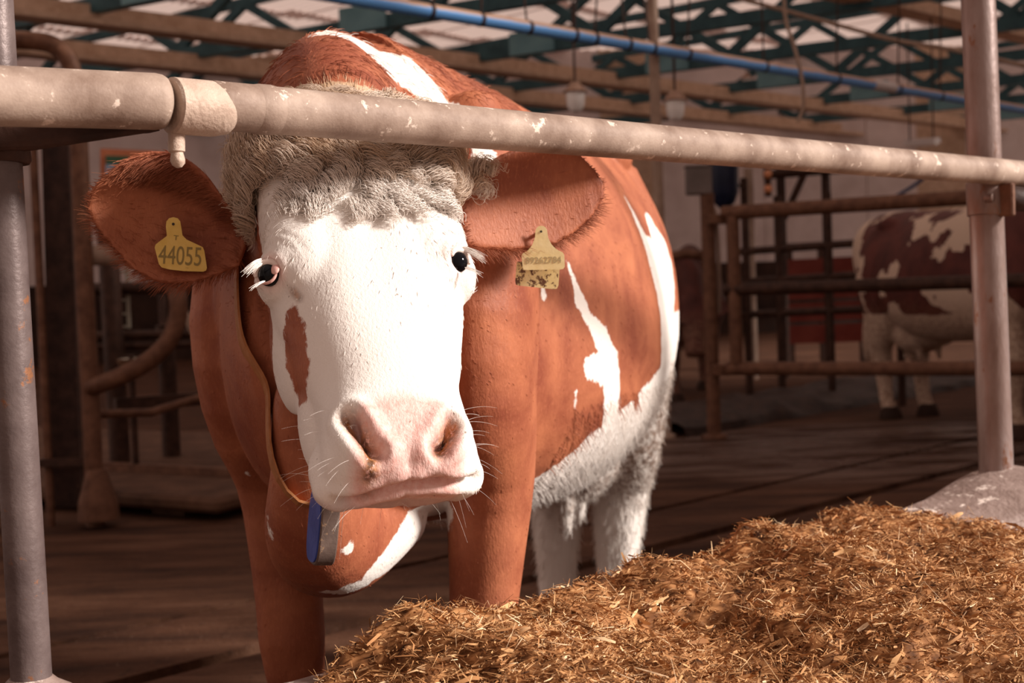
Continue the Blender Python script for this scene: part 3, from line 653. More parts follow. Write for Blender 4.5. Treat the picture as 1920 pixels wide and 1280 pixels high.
def head_white(L):
    s, n, t = L[:, 0], L[:, 1], L[:, 2]
    nb = np.interp(t, [-.06, .0, .15, .25, .33, .40, .47, .60], [-.10, -.10, -.085, -.085, -.12, -.19, -.24, -.26])
    side = np.interp(t, [-.06, .1, .2, .3, .65], [.112, .135, .150, .158, .16])
    return np.minimum.reduce([n - nb, side - np.abs(s), t + .055])
def coat_main(me, h):
    V = get_v(me); L = h.loc(V)
    w = head_white(L)
    chains = [
        [(.20, -.03, 1.395, .006), (.165, .004, 1.392, .018), (.13, .050, 1.370, .034), (.065, .085, 1.345, .048), (.039, .117, 1.315, .046), (.008, .140, 1.285, .024)],
        [(.061, .217, 1.19, .020), (.05, .215, 1.225, .018)],
        [(.108, -.193, .716, .004), (.13, -.17, .69, .008), (.35, -.025, .70, .010), (.36, -.02, .675, .014)],
        [(.02, .105, .66, .042), (.115, .092, .62, .040), (.191, .080, .595, .030), (.247, .068, .588, .014)],
        [(.233, .062, .572, .014), (.273, .044, .570, .015), (.30, .02, .575, .008)], [(.328, .072, .642, .009)],
        [(-.262, .271, 1.045, .002), (-.27, .271, 1.02, .008), (-.282, .282, .972, .021), (-.315, .293, .932, .016), (-.37, .306, .89, .032), (-.41, .312, .837, .042), (-.435, .309, .784, .043), (-.463, .293, .72, .036)],
        [(-.300, .290, .85, .020), (-.368, .305, .84, .032)], [(-.144, .251, .98, .011), (-.140, .252, 1.0, .006)], [(-.257, .277, .806, .004), (-.262, .273, .781, .003)],
        [(-.835, .278, 1.19, .006), (-.83, .306, 1.124, .030), (-.84, .336, 1.029, .058), (-.87, .352, .936, .075), (-.86, .355, .845, .085), (-.86, .339, .755, .10)],
        [(-1.10, .32, 1.03, .14), (-1.0, .34, .90, .16)], [(-.86, .33, 1.09, .03), (-.92, .34, 1.02, .085), (-.94, .35, .92, .10)]]
    for c in chains: w = np.maximum(w, chain_sd(V, c))
    zl = np.interp(V[:, 0], [-2, -1.2, -.9, -.735, -.58, -.373, -.296, -.15, -.05, 0], [.95, .92, .86, .80, .765, .715, .675, .63, .58, .3])
    w = np.maximum(w, zl - V[:, 2])
    # brown cheek blaze, brown flash across the flank fold
    w = np.minimum(w, -chain_sd(L, [(-.1100, -.0420, .352, .012), (-.1070, -.058, .378, .026), (-.1030, -.074, .404, .030), (-.0970, -.096, .428, .020)]))
    w = np.minimum(w, -chain_sd(V, [(-.55, .33, .80, .018), (-.62, .34, .74, .016), (-.60, .33, .68, .010)]))
    s, n, t = L.T
    inhead = (np.abs(s) < .15) & (n > -.17)
    pink = np.zeros(len(V))
    top = np.interp(np.abs(s), [0, .045, .075, .1], [.503, .512, .545, .60])
    pink = np.maximum(pink, inhead * np.clip((t - top) / .018 + .5, 0, 1) * np.clip((.066 - np.abs(s)) / .014 + .5, 0, 1))
    for e in EYES_HEAD:
        r = np.linalg.norm(L - np.array(e), axis=1); pink = np.maximum(pink, np.clip(1.25 - r / .026, 0, 1))
    gunk = np.zeros(len(V)); Lf = L * [1, .15, 1]; flat = lambda c: [(a, b * .15, cc, d) for a, b, cc, d in c]
    for c in ([(-.0640, -.012, .526, 0), (-.0520, -.008, .556, 0), (-.0440, -.012, .580, 0), (-.046, -.02, .594, 0)], [(.0600, -.010, .540, 0), (.0480, -.006, .560, 0), (.0370, -.012, .577, 0)]):
        gunk = np.maximum(gunk, inhead * np.clip(1.3 + chain_sd(Lf, flat(c)) / .012, 0, 1))
    deep = np.zeros(len(V))
    for c in ([(-.0600, -.012, .540, 0), (-.0460, -.010, .572, 0)], [(.0560, -.010, .547, 0), (.0440, -.012, .566, 0)]): deep = np.maximum(deep, inhead * np.clip(1.2 + chain_sd(Lf, flat(c)) / .006, 0, 1))
    gunk = np.maximum(gunk, .75 * np.clip(1.1 + chain_sd(L, [(-.106, -.031, .322, 0), (-.098, -.03, .335, 0)]) / .008, 0, 1))
    mouth = np.maximum(deep * .0, 0) + np.clip(1.2 + chain_sd(L * [1, 1, .3], [(-.0727, -.0769, .599 * .3, 0), (-.0385, -.0572, .604 * .3, 0), (-.0029, -.0438, .6036 * .3, 0), (.0355, -.043, .6014 * .3, 0), (.0706, -.0527, .597 * .3, 0)]) / .005, 0, 1) * inhead * (t > .5)
    lowlip = inhead * (t > .55) * np.clip((-.066 - n - .15 * np.abs(s)) / .008, 0, 1)
    tan = inhead * (t > -.062) * np.clip((.130 - t - .30 * s) / .06, 0, 1) * (n > -.14)
    dirt = np.clip((.80 - V[:, 2] + .25 * (-V[:, 0] - 1.0)) / .14, 0, 1) * np.clip((-V[:, 0] - .72) / .25, 0, 1) * np.clip((V[:, 2] - .38) / .15, .0, 1)
    for nm, v in (('white', w), ('pink', pink), ('gunk', gunk), ('mouth', np.maximum(mouth, deep)), ('lip', lowlip), ('tan', tan), ('dirt', dirt)): set_attr(me, nm, v)
    return dict(white=w, pink=pink, gunk=gunk, mouth=np.maximum(mouth, deep), lip=lowlip, tan=tan, dirt=dirt)
def coat_mat(name, hair=False, brown1=(.225, .057, .029), brown2=(.42, .142, .068), white=(.82, .765, .72), edge=.022):
    m, nt, b = new_mat(name); tc = node(nt, 'ShaderNodeTexCoord'); v = tc.outputs['Object']
    nb = noise_n(nt, v, 7, 4, .6, .4); nf = noise_n(nt, stretch(nt, v, (60, 60, 26)), 4, 3, .7); ne = noise_n(nt, v, 70, 3, .7); nbig = noise_n(nt, v, 16, 3, .6)
    br = ramp(nt, nb.outputs[0], [(.34, brown1), (.66, brown2)]).outputs[0]
    br = mixc(nt, mth(nt, 'MULTIPLY', sstep(nt, nf.outputs[0], .5, .75), .35), br, tuple(min(1, c * 1.35 + .012) for c in brown2))
    wv = mth(nt, 'ADD', attr(nt, 'white').outputs['Fac'], mth(nt, 'MULTIPLY', mth(nt, 'SUBTRACT', ne.outputs[0], .5), edge))
    wv = mth(nt, 'ADD', wv, mth(nt, 'MULTIPLY', mth(nt, 'SUBTRACT', nbig.outputs[0], .5), edge))
    wh = mixc(nt, attr(nt, 'tan').outputs['Fac'], white, (.50, .34, .22))
    c = mixc(nt, sstep(nt, wv, -.002, .003), br, wh)
    pk = ramp(nt, noise_n(nt, v, 120, 4, .7).outputs[0], [(.35, (.72, .40, .35)), (.6, (.82, .56, .51))]).outputs[0]
    c = mixc(nt, attr(nt, 'pink').outputs['Fac'], c, pk)
    c = mixc(nt, mth(nt, 'MULTIPLY', attr(nt, 'lip').outputs['Fac'], .6), c, (.50, .38, .36))
    ng = noise_n(nt, v, 150, 5, .75)
    g = mth(nt, 'MULTIPLY', attr(nt, 'gunk').outputs['Fac'], sstep(nt, ng.outputs[0], .34, .48))
    c = mixc(nt, g, c, ramp(nt, noise_n(nt, v, 90, 3, .6).outputs[0], [(.4, (.10, .04, .015)), (.62, (.42, .17, .055))]).outputs[0])
    vo = node(nt, 'ShaderNodeTexVoronoi'); vo.inputs['Scale'].default_value = 60; nt.links.new(stretch(nt, v, (1, 1, .5)), vo.inputs['Vector'])
    dv = mth(nt, 'MULTIPLY', attr(nt, 'dirt').outputs['Fac'], sstep(nt, noise_n(nt, v, 48, 4, .7, .5).outputs[0], .44, .54))
    c = mixc(nt, mth(nt, 'MULTIPLY', dv, .8), c, (.24, .13, .08))
    # stray specks of feed on the white hair
    if not hair:
     sp = sstep(nt, noise_n(nt, stretch(nt, v, (1, 1, .4)), 130, 2, .5).outputs[0], .735, .75)
     c = mixc(nt, mth(nt, 'MULTIPLY', mth(nt, 'MULTIPLY', sp, .7), sstep(nt, wv, .0, .02)), c, (.16, .11, .07))
    nt.links.new(c, b.inputs['Base Color']); b.inputs['Roughness'].default_value = .55
    b.inputs['Specular IOR Level'].default_value = .25
    if not hair:
        bp = node(nt, 'ShaderNodeBump'); bp.inputs['Strength'].default_value = .35; bp.inputs['Distance'].default_value = .004
        nt.links.new(mth(nt, 'ADD', nf.outputs[0], mth(nt, 'MULTIPLY', dv, 1.5)), bp.inputs['Height']); nt.links.new(bp.outputs[0], b.inputs['Normal'])
        b.inputs['Subsurface Weight'].default_value = 0.0
    return m
CA = coat_main(body_me, HD)
body_me.materials.clear(); M_COAT = coat_mat('red_white_coat'); body_me.materials.append(M_COAT)
BODY['label'] = 'body with red brown coat, white face and white patches'

# ---------------------------------------------------------------- eyes, lids
M_EYE = plain('dark_wet_eye', (.004, .004, .005), .03); M_EYE.node_tree.nodes['Principled BSDF'].inputs['IOR'].default_value = 1.25
M_LID = worn('pink_eyelid', (.66, .36, .32), (.78, .48, .43), 60, .4, 0, .1)
def world_h(h, s, n, t): return COW.matrix_basis @ Vector(h.pt(s, n, t))
def ball_mb(c, ax, seg=28, rings=18):
    V, F = ball(c, ax, rings); mb = MB(); mb.v = [Vector(v) for v in V]; mb.f = [tuple(f) for f in F]; return mb
hw = COW.matrix_basis.to_3x3()
Sw, Nw, Hw = (np.array(hw @ Vector(v)) for v in (HD.S, HD.N, HD.H))
M_LIDW = worn('pale_hairy_eyelid', (.74, .60, .54), (.82, .70, .64), 60, .6, 0, .1)
for e, sg in zip(EYES_HEAD, (-1, 1)):
    out = Sw * sg * (.58 if sg < 0 else .50) + Nw * .82; out /= np.linalg.norm(out); vert = Hw - out * (Hw @ out); vert /= np.linalg.norm(vert); hor = np.cross(out, vert)
    c0 = np.array(world_h(HD, *e)) - out * .0075
    ey = obj('eye', ball_mb(c0, np.stack([hor * .0140, vert * .0150, out * .0138])), M_EYE, COW); ey['label'] = 'glossy black eye'
    def lid(a0, a1, rx, ry, rmin, lift, n=18):
        path = [Vector(c0 + out * (.0065 + lift * math.sin(math.pi * k / (n - 1))) + hor * rx * math.cos(a) + vert * ry * math.sin(a)) for k, a in enumerate(np.linspace(a0, a1, n))]
        return MB().tube(path, [rmin * (.45 + .55 * math.sin(math.pi * k / (n - 1)) ** .6) for k in range(n)], 12)
    obj('upper_eyelid', lid(-math.pi * 1.03, .03 * math.pi, .0148, .0122, .0048, .0030), M_LIDW, ey)
    if sg < 0: obj('lower_eyelid', lid(.25, math.pi * .75, .0140, .0158, .0020, -.0015), M_LID, ey)
    inner = -1 if (hor @ Sw) * sg > 0 else 1
    if sg < 0: obj('inner_eyelid', ball_mb(c0 + out * .0085 + hor * inner * .0125 + vert * .003, np.stack([hor * .0060, vert * .0075, out * .0030])), M_LID, ey)

# ---------------------------------------------------------------- hair
M_HAIR = coat_mat('coat_hair', hair=True, edge=.016)
def hair_obj(name, pos, rad, attrs, mat, parent):
    """pos (n, k, 3) strands -> hair curves object"""
    n, k, _ = pos.shape; hc = bpy.data.hair_curves.new(name); hc.add_curves([k] * n)
    hc.points.foreach_set('position', pos.astype(np.float32).ravel()); hc.points.foreach_set('radius', rad.astype(np.float32).ravel())
    for a, v in attrs.items():
        at = hc.attributes.new(a, 'FLOAT', 'CURVE'); at.data.foreach_set('value', np.asarray(v, np.float32))
    hc.materials.append(mat); o = bpy.data.objects.new(name, hc); COL.objects.link(o); o.parent = parent; o['kind'] = 'stuff'; return o
def tri_data(me):
    me.calc_loop_triangles(); t = np.empty(len(me.loop_triangles) * 3, np.int32); me.loop_triangles.foreach_get('vertices', t); return t.reshape(-1, 3)
BV = get_v(body_me); BN = get_n(body_me); BT = tri_data(body_me)
TA = np.linalg.norm(np.cross(BV[BT[:, 1]] - BV[BT[:, 0]], BV[BT[:, 2]] - BV[BT[:, 0]]), axis=1) / 2
camL = np.array(CWI @ Vector((0, 0, CAMZ)))
def ear_region(V):
    L = HD.loc(V); return (np.abs(L[:, 0]) > .145) & (L[:, 2] < .24) & (L[:, 1] > -.235) & (L[:, 2] > -.09)
def sample(n, weight, seed):
    r = np.random.default_rng(seed); w = TA * weight; ti = r.choice(len(BT), n, p=w / w.sum()); u, v = r.random(n), r.random(n); f = u + v > 1; u[f], v[f] = 1 - u[f], 1 - v[f]
    a, b, c = BT[ti].T; W3 = np.stack([1 - u - v, u, v], 1)
    p = BV[a] * W3[:, :1] + BV[b] * W3[:, 1:2] + BV[c] * W3[:, 2:]; nn = BN[a] * W3[:, :1] + BN[b] * W3[:, 1:2] + BN[c] * W3[:, 2:]
    nn /= np.linalg.norm(nn, axis=1)[:, None]
    at = {k: CA[k][a] * W3[:, 0] + CA[k][b] * W3[:, 1] + CA[k][c] * W3[:, 2] for k in CA}
    return p, nn, at, r
cen = BV[BT].mean(1); LC = HD.loc(cen); nC = BN[BT[:, 0]]
toc = camL - cen; dist = np.linalg.norm(toc, axis=1); facing = (nC * toc).sum(1) / dist
vis = np.clip((facing + .35) / .3, .02, 1)
headm = (np.abs(LC[:, 0]) < .17) & (LC[:, 1] > -.28) & (LC[:, 2] > -.06) & (LC[:, 2] < .63)
earm = ear_region(cen)
pk = CA['pink'][BT].max(1); gk = CA['gunk'][BT].max(1); mo = CA['mouth'][BT].max(1)
wgt = vis * np.clip((2.2 / dist) ** 1.6, .2, 2.2) * np.where(headm, 1.5, 1.0) * np.where(earm, 1.6, 1.0) * (pk < .25) * (gk < .6) * (mo < .5) * (cen[:, 2] > .04)
def nvec(p, f, seed):
    q = np.floor(p * f * 7919 % 1e6)                                            # smooth pseudo-noise directions
    return np.stack([np.sin(p[:, 0] * f + 1.7 * np.sin(p[:, 1] * f * .8 + seed)), np.sin(p[:, 1] * f + 1.3 * np.sin(p[:, 2] * f * .9 + seed * 2)), np.sin(p[:, 2] * f * 1.1 + 1.5 * np.sin(p[:, 0] * f * .7 + seed * 3))], 1)
def comb(p, nn):
    L = HD.loc(p); hm = (np.abs(L[:, 0]) < .17) & (L[:, 1] > -.26) & (L[:, 2] > -.07) & (L[:, 2] < .64); em = ear_region(p)
    d = np.tile([-.75, 0., -.65], (len(p), 1)) + nvec(p, 9, 1.0) * .35
    dh = HD.H[None] * np.tanh((L[:, 2] - .215) * 9)[:, None] + HD.S[None] * (L[:, 0] * 5.5)[:, None] + nvec(p, 28, 2.0) * .28
    d[hm] = dh[hm]
    for tip, base, sg in ((CL(166, 372, 1.72), CL(462, 452, 1.74), -1), (CL(1132, 352, 1.90), CL(858, 395, 1.79), 1)):
        e = tip - base; e /= np.linalg.norm(e); m = em & (np.sign(L[:, 0]) == sg); d[m] = e + nvec(p[m], 22, 3.0) * .2 + np.array([0, 0, -.15])
    d -= nn * (d * nn).sum(1)[:, None]; d /= np.linalg.norm(d, axis=1)[:, None] + 1e-9
    return d, L, hm, em
def short_coat(n, seed):
    p, nn, at, r = sample(n, wgt, seed); d, L, hm, em = comb(p, nn)
    ln = np.full(n, .0100); s, nf, t = L.T
    ln[hm] = np.interp(t[hm], [-.05, .05, .15, .25, .40, .50, .62], [.026, .024, .017, .012, .010, .007, .006])
    ln[em] = .011
    ln *= 1 + 1.0 * at['dirt'] + .9 * np.clip((.62 - p[:, 2]) / .1, 0, 1) * (p[:, 0] < -.25)
    ln *= r.uniform(.55, 1.35, n); el = r.normal(.13, .07, n)[:, None]; d = d + nn * el + r.normal(0, .09, (n, 3)); d /= np.linalg.norm(d, axis=1)[:, None]
    k = 4; tt = np.linspace(0, 1, k); pos = p[:, None] - nn[:, None] * .0015 + d[:, None] * (ln[:, None] * tt)[..., None] - nn[:, None] * (ln[:, None] * .22 * tt ** 2)[..., None]
    rad = np.tile(np.array([.00050, .00046, .00034, .00008]), (n, 1)) * np.clip(np.linalg.norm(camL - p, axis=1) / 1.9, .75, 1.8)[:, None]
    return pos, rad, at
pos, rad, at = short_coat(230000, 21)
hair = hair_obj('coat_hair', pos, rad, at, M_HAIR, COW); hair['label'] = 'short red and white coat hair'

# woolly curls on the poll and forehead
def curls(nlock, per, seed):
    w = np.where(headm & (LC[:, 2] < .115) & (LC[:, 2] > -.002) & (LC[:, 1] > -.13), 1.0, 0) * vis ** .3 + np.where(headm & (LC[:, 2] >= .115) & (LC[:, 2] < .22) & (np.abs(LC[:, 0]) < .10) & (LC[:, 1] > -.05), .35, 0)
    p, nn, at, r = sample(nlock, w, seed); L = HD.loc(p); s, nf, t = L.T
    d = HD.S[None] * (np.sign(s) * (.25 + 5 * np.abs(s)))[:, None] + HD.H[None] * (.75 + 0 * t)[:, None] + nvec(p, 30, 5.) * .5
    d -= nn * (d * nn).sum(1)[:, None]; d /= np.linalg.norm(d, axis=1)[:, None]; b = np.cross(d, nn)
    ln = np.interp(t, [.0, .02, .06, .11, .22], [.030, .050, .058, .038, .022]) * r.uniform(.7, 1.3, nlock); amp = np.interp(t, [-.05, .10, .22], [.0110, .0080, .0026]) * r.uniform(.5, 1.4, nlock)
    ph = r.uniform(0, 6.28, nlock); fr = r.uniform(1.2, 2.4, nlock) * 6.28; k = 12; tt = np.linspace(0, 1, k)
    P_, R_, A_ = [], [], {q: [] for q in at}
    for j in range(per):
        o = (b * r.normal(0, .0048, nlock)[:, None] + d * r.normal(0, .006, nlock)[:, None]); a_ = amp * r.uniform(.75, 1.25, nlock); f_ = fr * r.uniform(.92, 1.08, nlock); p_ = ph + r.normal(0, .4, nlock); l_ = ln * r.uniform(.7, 1.1, nlock)
        ang = f_[:, None] * tt + p_[:, None]; env = np.sin(np.clip(tt * 1.6, 0, 1) * np.pi / 2)
        lift = (.006 + .35 * l_[:, None] * np.sin(np.clip(tt * 1.15, 0, 1) * np.pi) * .55)
        q = (p + o)[:, None] + d[:, None] * (l_[:, None] * tt)[..., None] + b[:, None] * (a_[:, None] * env * np.cos(ang))[..., None] + nn[:, None] * (lift * env + a_[:, None] * env * (.6 + np.sin(ang)))[..., None]
        P_.append(q); R_.append(np.tile(np.linspace(.00048, .00022, k), (nlock, 1)))
        for x in at: A_[x].append(at[x])
    A = {x: np.concatenate(A_[x]) for x in A_}; A['white'] = np.full(nlock * per, .05); tq = np.tile(t, per); A['tan'] = np.clip(.95 - np.clip(tq - .11, 0, 1) / .08, .1, .95) * np.tile(r.uniform(.6, 1.0, nlock), per)
    return np.concatenate(P_), np.concatenate(R_), A
pos, rad, at = curls(620, 48, 31)
hc_ = hair_obj('forelock_curls', pos, rad, at, M_HAIR, COW); hc_['label'] = 'cream woolly curls on the poll'

# ear fringe, eyelashes and whiskers
def strands_from(roots, dirs, lens, k=8, droop=.35, rad=.00035, white=.05, tan=0.0, name='whiskers', label=None, bendv=None):
    roots, dirs, lens = np.array(roots), np.array(dirs), np.array(lens); n = len(roots); dirs = dirs / np.linalg.norm(dirs, axis=1)[:, None]; tt = np.linspace(0, 1, k)
    bv = np.tile([0., 0, -1], (n, 1)) if bendv is None else np.array(bendv)
    pos = roots[:, None] + dirs[:, None] * (lens[:, None] * tt)[..., None] + bv[:, None] * (lens[:, None] * droop * tt ** 2)[..., None]
    R = np.tile(np.linspace(rad, rad * .35, k), (n, 1)); z = np.zeros(n)
    o = hair_obj(name, pos, R, dict(white=np.full(n, white), pink=z, gunk=z, mouth=z, lip=z, tan=np.full(n, tan), dirt=z), M_HAIR, COW)
    if label: o['label'] = label
    return o
r = np.random.default_rng(5)
roots, dirs, lens = [], [], []
for e, sg in zip(EYES_HEAD, (-1, 1)):
    for i in range(46):
        a = r.uniform(-.9, 1.0); q = HD.pt(e[0] + sg * (.004 + .006 * r.random()), e[1] + .002 + .004 * r.random(), e[2] - .017 + .012 * a ** 2)
        roots.append(q); dirs.append(HD.S * sg * (.75 + .3 * r.random()) + HD.N * (.45 - .2 * r.random()) + HD.H * (.55 + .5 * r.random())); lens.append(r.uniform(.018, .030))
    for i in range(12):
        q = HD.pt(e[0] + sg * (.002 + .004 * r.random()), e[1] + .002, e[2] + .016 + .003 * r.random()); roots.append(q); dirs.append(HD.S * sg + HD.N * .4 + HD.H * (.5 + .4 * r.random())); lens.append(r.uniform(.012, .026))
strands_from(roots, dirs, lens, name='eyelashes', label='white eyelashes', droop=.2)
mk = np.where(headm & (LC[:, 2] > .50) & (np.abs(LC[:, 0]) > .055) & (LC[:, 1] > -.12), 1.0, 0) + np.where(headm & (LC[:, 2] > .52) & (LC[:, 1] < -.085), 1.2, 0)
p, nn, at, rr = sample(75, mk + 1e-9, 41)
strands_from(p, nn + rr.normal(0, .25, p.shape) + HD.S * np.sign(HD.loc(p)[:, :1]) * .5, rr.uniform(.014, .048, len(p)), rad=.00016, name='whiskers', label='thin pale muzzle whiskers', droop=.25)
# fringe along the lower ear rims
fr_w = np.where(earm & (nC[:, 2] < -.35), 1.0, 0) + np.where(earm & (LC[:, 0] < 0) & (facing > .2), .05, 0)
p, nn, at, rr = sample(5200, fr_w + 1e-9, 43); d, L, hm, em = comb(p, nn)
strands_from(p, nn * .9 + d * .9 + rr.normal(0, .2, p.shape), rr.uniform(.010, .026, len(p)), white=-.05, rad=.0003, name='ear_fringe', label='long red hair fringing the ears', droop=.15, k=5)
# shaggy hair along crest, belly and hind legs
sh_w = np.where((cen[:, 2] > 1.30) & (cen[:, 0] > -.4) & (nC[:, 2] > .3) & ~headm, .6, 0) + np.where((cen[:, 0] < -.25) & (cen[:, 2] < .78) & (cen[:, 2] > .2), .8, 0) * vis
p, nn, at, rr = sample(12000, sh_w + 1e-9, 47); d, L, hm, em = comb(p, nn)
ln = rr.uniform(.010, .024, len(p)); dd = d + nn * .35 + rr.normal(0, .22, p.shape); dd /= np.linalg.norm(dd, axis=1)[:, None]; tt = np.linspace(0, 1, 5)
pos = p[:, None] + dd[:, None] * (ln[:, None] * tt)[..., None] + np.array([0, 0, -1.]) * (ln[:, None] * .4 * tt ** 2)[..., None]
sg_ = hair_obj('shaggy_hair', pos, np.tile(np.linspace(.0006, .0002, 5), (len(p), 1)), at, M_HAIR, COW); sg_['label'] = 'longer hair on crest, belly and hind legs'

# ---------------------------------------------------------------- ear tags
M_TAG = worn('yellow_plastic_tag', (.70, .46, .10), (.80, .56, .17), 40, .45, 0, .05, (.45, .28, .06), 90, .70)
M_TAG2 = worn('pale_yellow_tag', (.78, .62, .30), (.86, .72, .42), 40, .45, 0, .05)
M_TAGD = worn('dirty_yellow_tag', (.74, .58, .27), (.82, .68, .38), 40, .5, 0, .05, (.13, .055, .03), 110, .515)
M_INK = plain('faded_ink', (.27, .19, .055), .7); M_INK2 = plain('faded_grey_ink', (.42, .33, .17), .7); M_HOLEDISC = plain('painted_hole_dark', (.02, .012, .008), .6)  # the last is a flat dark disc painted in place of an open hole
def text_mesh(txt, m, mat, parent, name='number', ext=.02):
    cu = bpy.data.curves.new('t', 'FONT'); cu.body = txt; cu.align_x = 'CENTER'; cu.align_y = 'CENTER'; cu.size = 1.0; cu.extrude = ext
    o = bpy.data.objects.new('t', cu); COL.objects.link(o); bpy.context.view_layer.update()
    me = bpy.data.meshes.new_from_object(o.evaluated_get(bpy.context.evaluated_depsgraph_get())); bpy.data.objects.remove(o)
    me.transform(root_inv(parent) @ m); me.name = name; me.materials.clear(); me.materials.append(mat)
    ob = bpy.data.objects.new(name, me); COL.objects.link(ob); ob.parent = parent; return ob
def plane_m(px, py, d, wpx, hpx, ang=0.0):
    """frame lying in the tag's plane: x to the right, y up, sizes given in photograph pixels at distance d"""
    k = d / FPX; c = P(px, py, d); x = (P(px + 1, py, d) - c).normalized(); y = (P(px, py - 1, d) - c).normalized(); z = x.cross(y)
    x, y = x * math.cos(ang) + y * math.sin(ang), y * math.cos(ang) - x * math.sin(ang)
    return Matrix(((x.x * wpx * k, y.x * hpx * k, z.x * .01, c.x), (x.y * wpx * k, y.y * hpx * k, z.y * .01, c.y), (x.z * wpx * k, y.z * hpx * k, z.z * .01, c.z), (0, 0, 0, 1)))
def tag_plate(name, outline, d, mat, parent, thick=.0022):
    toward = (P(outline[0][0], outline[0][1], d - thick) - P(outline[0][0], outline[0][1], d))
    return obj(name, MB().prism([P(x, y, d) for x, y in outline], toward), mat, parent, False)
D1 = 1.733
o1 = [(313, 442), (311, 425), (312, 415), (317, 409), (325, 407), (333, 409), (338, 415), (340, 427), (342, 441), (350, 449), (380, 463), (383, 470), (388, 502), (386, 507), (381, 509), (345, 508), (318, 505), (303, 501), (298, 495), (290, 464), (292, 458)]
t1 = tag_plate('ear_tag', o1, D1, M_TAG, COW); t1['label'] = 'yellow ear tag numbered 44055'
text_mesh('44055', plane_m(338, 481, D1 - .0026, 33, 50, -.06), M_INK, t1, ext=.02)
text_mesh('T', plane_m(330, 446, D1 - .0026, 16, 13, -.1), M_INK, t1, 'maker_mark')
obj('painted_hole', MB().lathe(P(325, 420, D1 - .0024), [(.0019, 0), (.0019, .0006)], 14, tuple(CM.to_3x3() @ Vector((0, 0, 1)))), M_HOLEDISC, t1, False)
obj('stud', MB().tube([P(325, 420, D1 - .001), P(325, 420, 1.772)], .003, 10), M_TAG, t1)
D2 = 1.836
def arc(cx, cy, r, a0, a1, n): return [(cx + r * math.cos(math.radians(a)), cy - r * math.sin(math.radians(a))) for a in np.linspace(a0, a1, n)]
o2 = arc(1015, 434, 11, 175, 5, 9) + [(1028, 446), (1034, 458), (1043, 467), (1055, 473), (1058, 478), (1059, 500), (1056, 504), (1050, 505), (988, 506), (982, 505), (980, 501), (978, 480), (980, 475), (990, 469), (998, 459), (1003, 446)]
t2 = tag_plate('ear_tag', o2, D2, M_TAG2, COW); t2['label'] = 'pale yellow ear tag numbered 89262784'
text_mesh('89262784', plane_m(1019, 488, D2 - .0026, 17.0, 17, .03), M_INK2, t2, ext=.02)
obj('painted_hole', MB().lathe(P(1014.5, 434, D2 - .0024), [(.0017, 0), (.0017, .0006)], 14, tuple(CM.to_3x3() @ Vector((0, 0, 1)))), M_HOLEDISC, t2, False)
obj('stud', MB().tube([P(1014.5, 434, D2 - .001), P(1014.5, 434, 1.870)], .003, 10), M_TAG2, t2)
o3 = [(969, 490), (1050, 494), (1047, 535), (1044, 541), (1038, 542), (972, 535), (967, 533), (966, 527)]
t3 = tag_plate('ear_tag', o3, D2 + .008, M_TAGD, COW); t3['label'] = 'dirt-speckled back plate of the ear tag'

# ---------------------------------------------------------------- neck strap with transponder
from mathutils.bvhtree import BVHTree
bvh = BVHTree.FromPolygons([tuple(v) for v in BV], [tuple(int(i) for i in f) for f in BT])
cc = HD.pt(0, -.265, .235); e1 = -HD.S.copy(); e2 = -HD.N * .10 + HD.H * .29; e2 /= np.linalg.norm(e2); nrm = np.cross(e1, e2)
loop = []
for a in np.linspace(0, 2 * np.pi, 72, endpoint=False):
    d = e1 * math.cos(a) + e2 * math.sin(a); h_ = bvh.ray_cast(Vector(cc + d * .27), Vector(-d))
    if math.cos(a) < -.15: h_ = (None,)
    loop.append(np.array(h_[0]) if h_[0] is not None else cc + d * .12)
loop = np.array(loop)
for _ in range(3): loop = (np.roll(loop, 1, 0) + loop * 2 + np.roll(loop, -1, 0)) / 4
rad_d = loop - cc; rad_d /= np.linalg.norm(rad_d, axis=1)[:, None]
mb = MB(); CW = COW.matrix_basis; V = []
for p, d in zip(loop, rad_d):
    for a, b in ((.008, -.019), (.0115, -.019), (.0115, .019), (.008, .019)): V.append(CW @ Vector(p + d * a + nrm * b))
mb.v = V; mb.f = [(i * 4 + k, i * 4 + (k + 1) % 4, ((i + 1) % 72) * 4 + (k + 1) % 4, ((i + 1) % 72) * 4 + k) for i in range(72) for k in range(4)]
M_STRAP = worn('tan_leather_strap', (.36, .14, .05), (.50, .22, .09), 30, .5, 0, .15)
strap = obj('neck_strap', mb, M_STRAP, COW, False); strap['label'] = 'tan leather neck strap'
# transponder: rounded slab seen edge-on, blue on its flat side
M_TRB = worn('dark_grey_casing', (.10, .07, .06), (.17, .12, .10), 30, .5, .1, .1, (.34, .22, .14), 70, .60); M_BLUE = worn('blue_plastic_face', (.035, .065, .30), (.06, .10, .40), 30, .4, 0, .05, (.2, .17, .2), 60, .68)
tc_ = P(607, 983, 1.665); dn = (P(604, 1055, 1.665) - P(616, 912, 1.665)).normalized()
side = Matrix.Rotation(math.radians(24), 3, 'Z') @ Vector((-1, 0, 0)); side = (side - dn * side.dot(dn)).normalized(); dep = dn.cross(side)
def tr_ring(hh, hd):
    pts = []
    for a in np.linspace(0, 2 * np.pi, 40, endpoint=False):
        c, s_ = math.cos(a), math.sin(a); pts.append((math.copysign(abs(c) ** .6, c) * hd, math.copysign(abs(s_) ** .6, s_) * hh))
    return pts
tr = obj('transponder', MB().prism([tc_ + dep * x + dn * y - side * .012 for x, y in tr_ring(.052, .030)], side * .024), M_TRB, strap, False, bevel=.0015); tr['label'] = 'dark grey transponder with a blue face'
top_ = tc_ - dn * .046; near_ = min(mb.v, key=lambda v: (v - top_).length)
obj('hanger_loop', MB().tube([top_, (top_ + near_) / 2, near_], .005, 10), M_STRAP, strap)
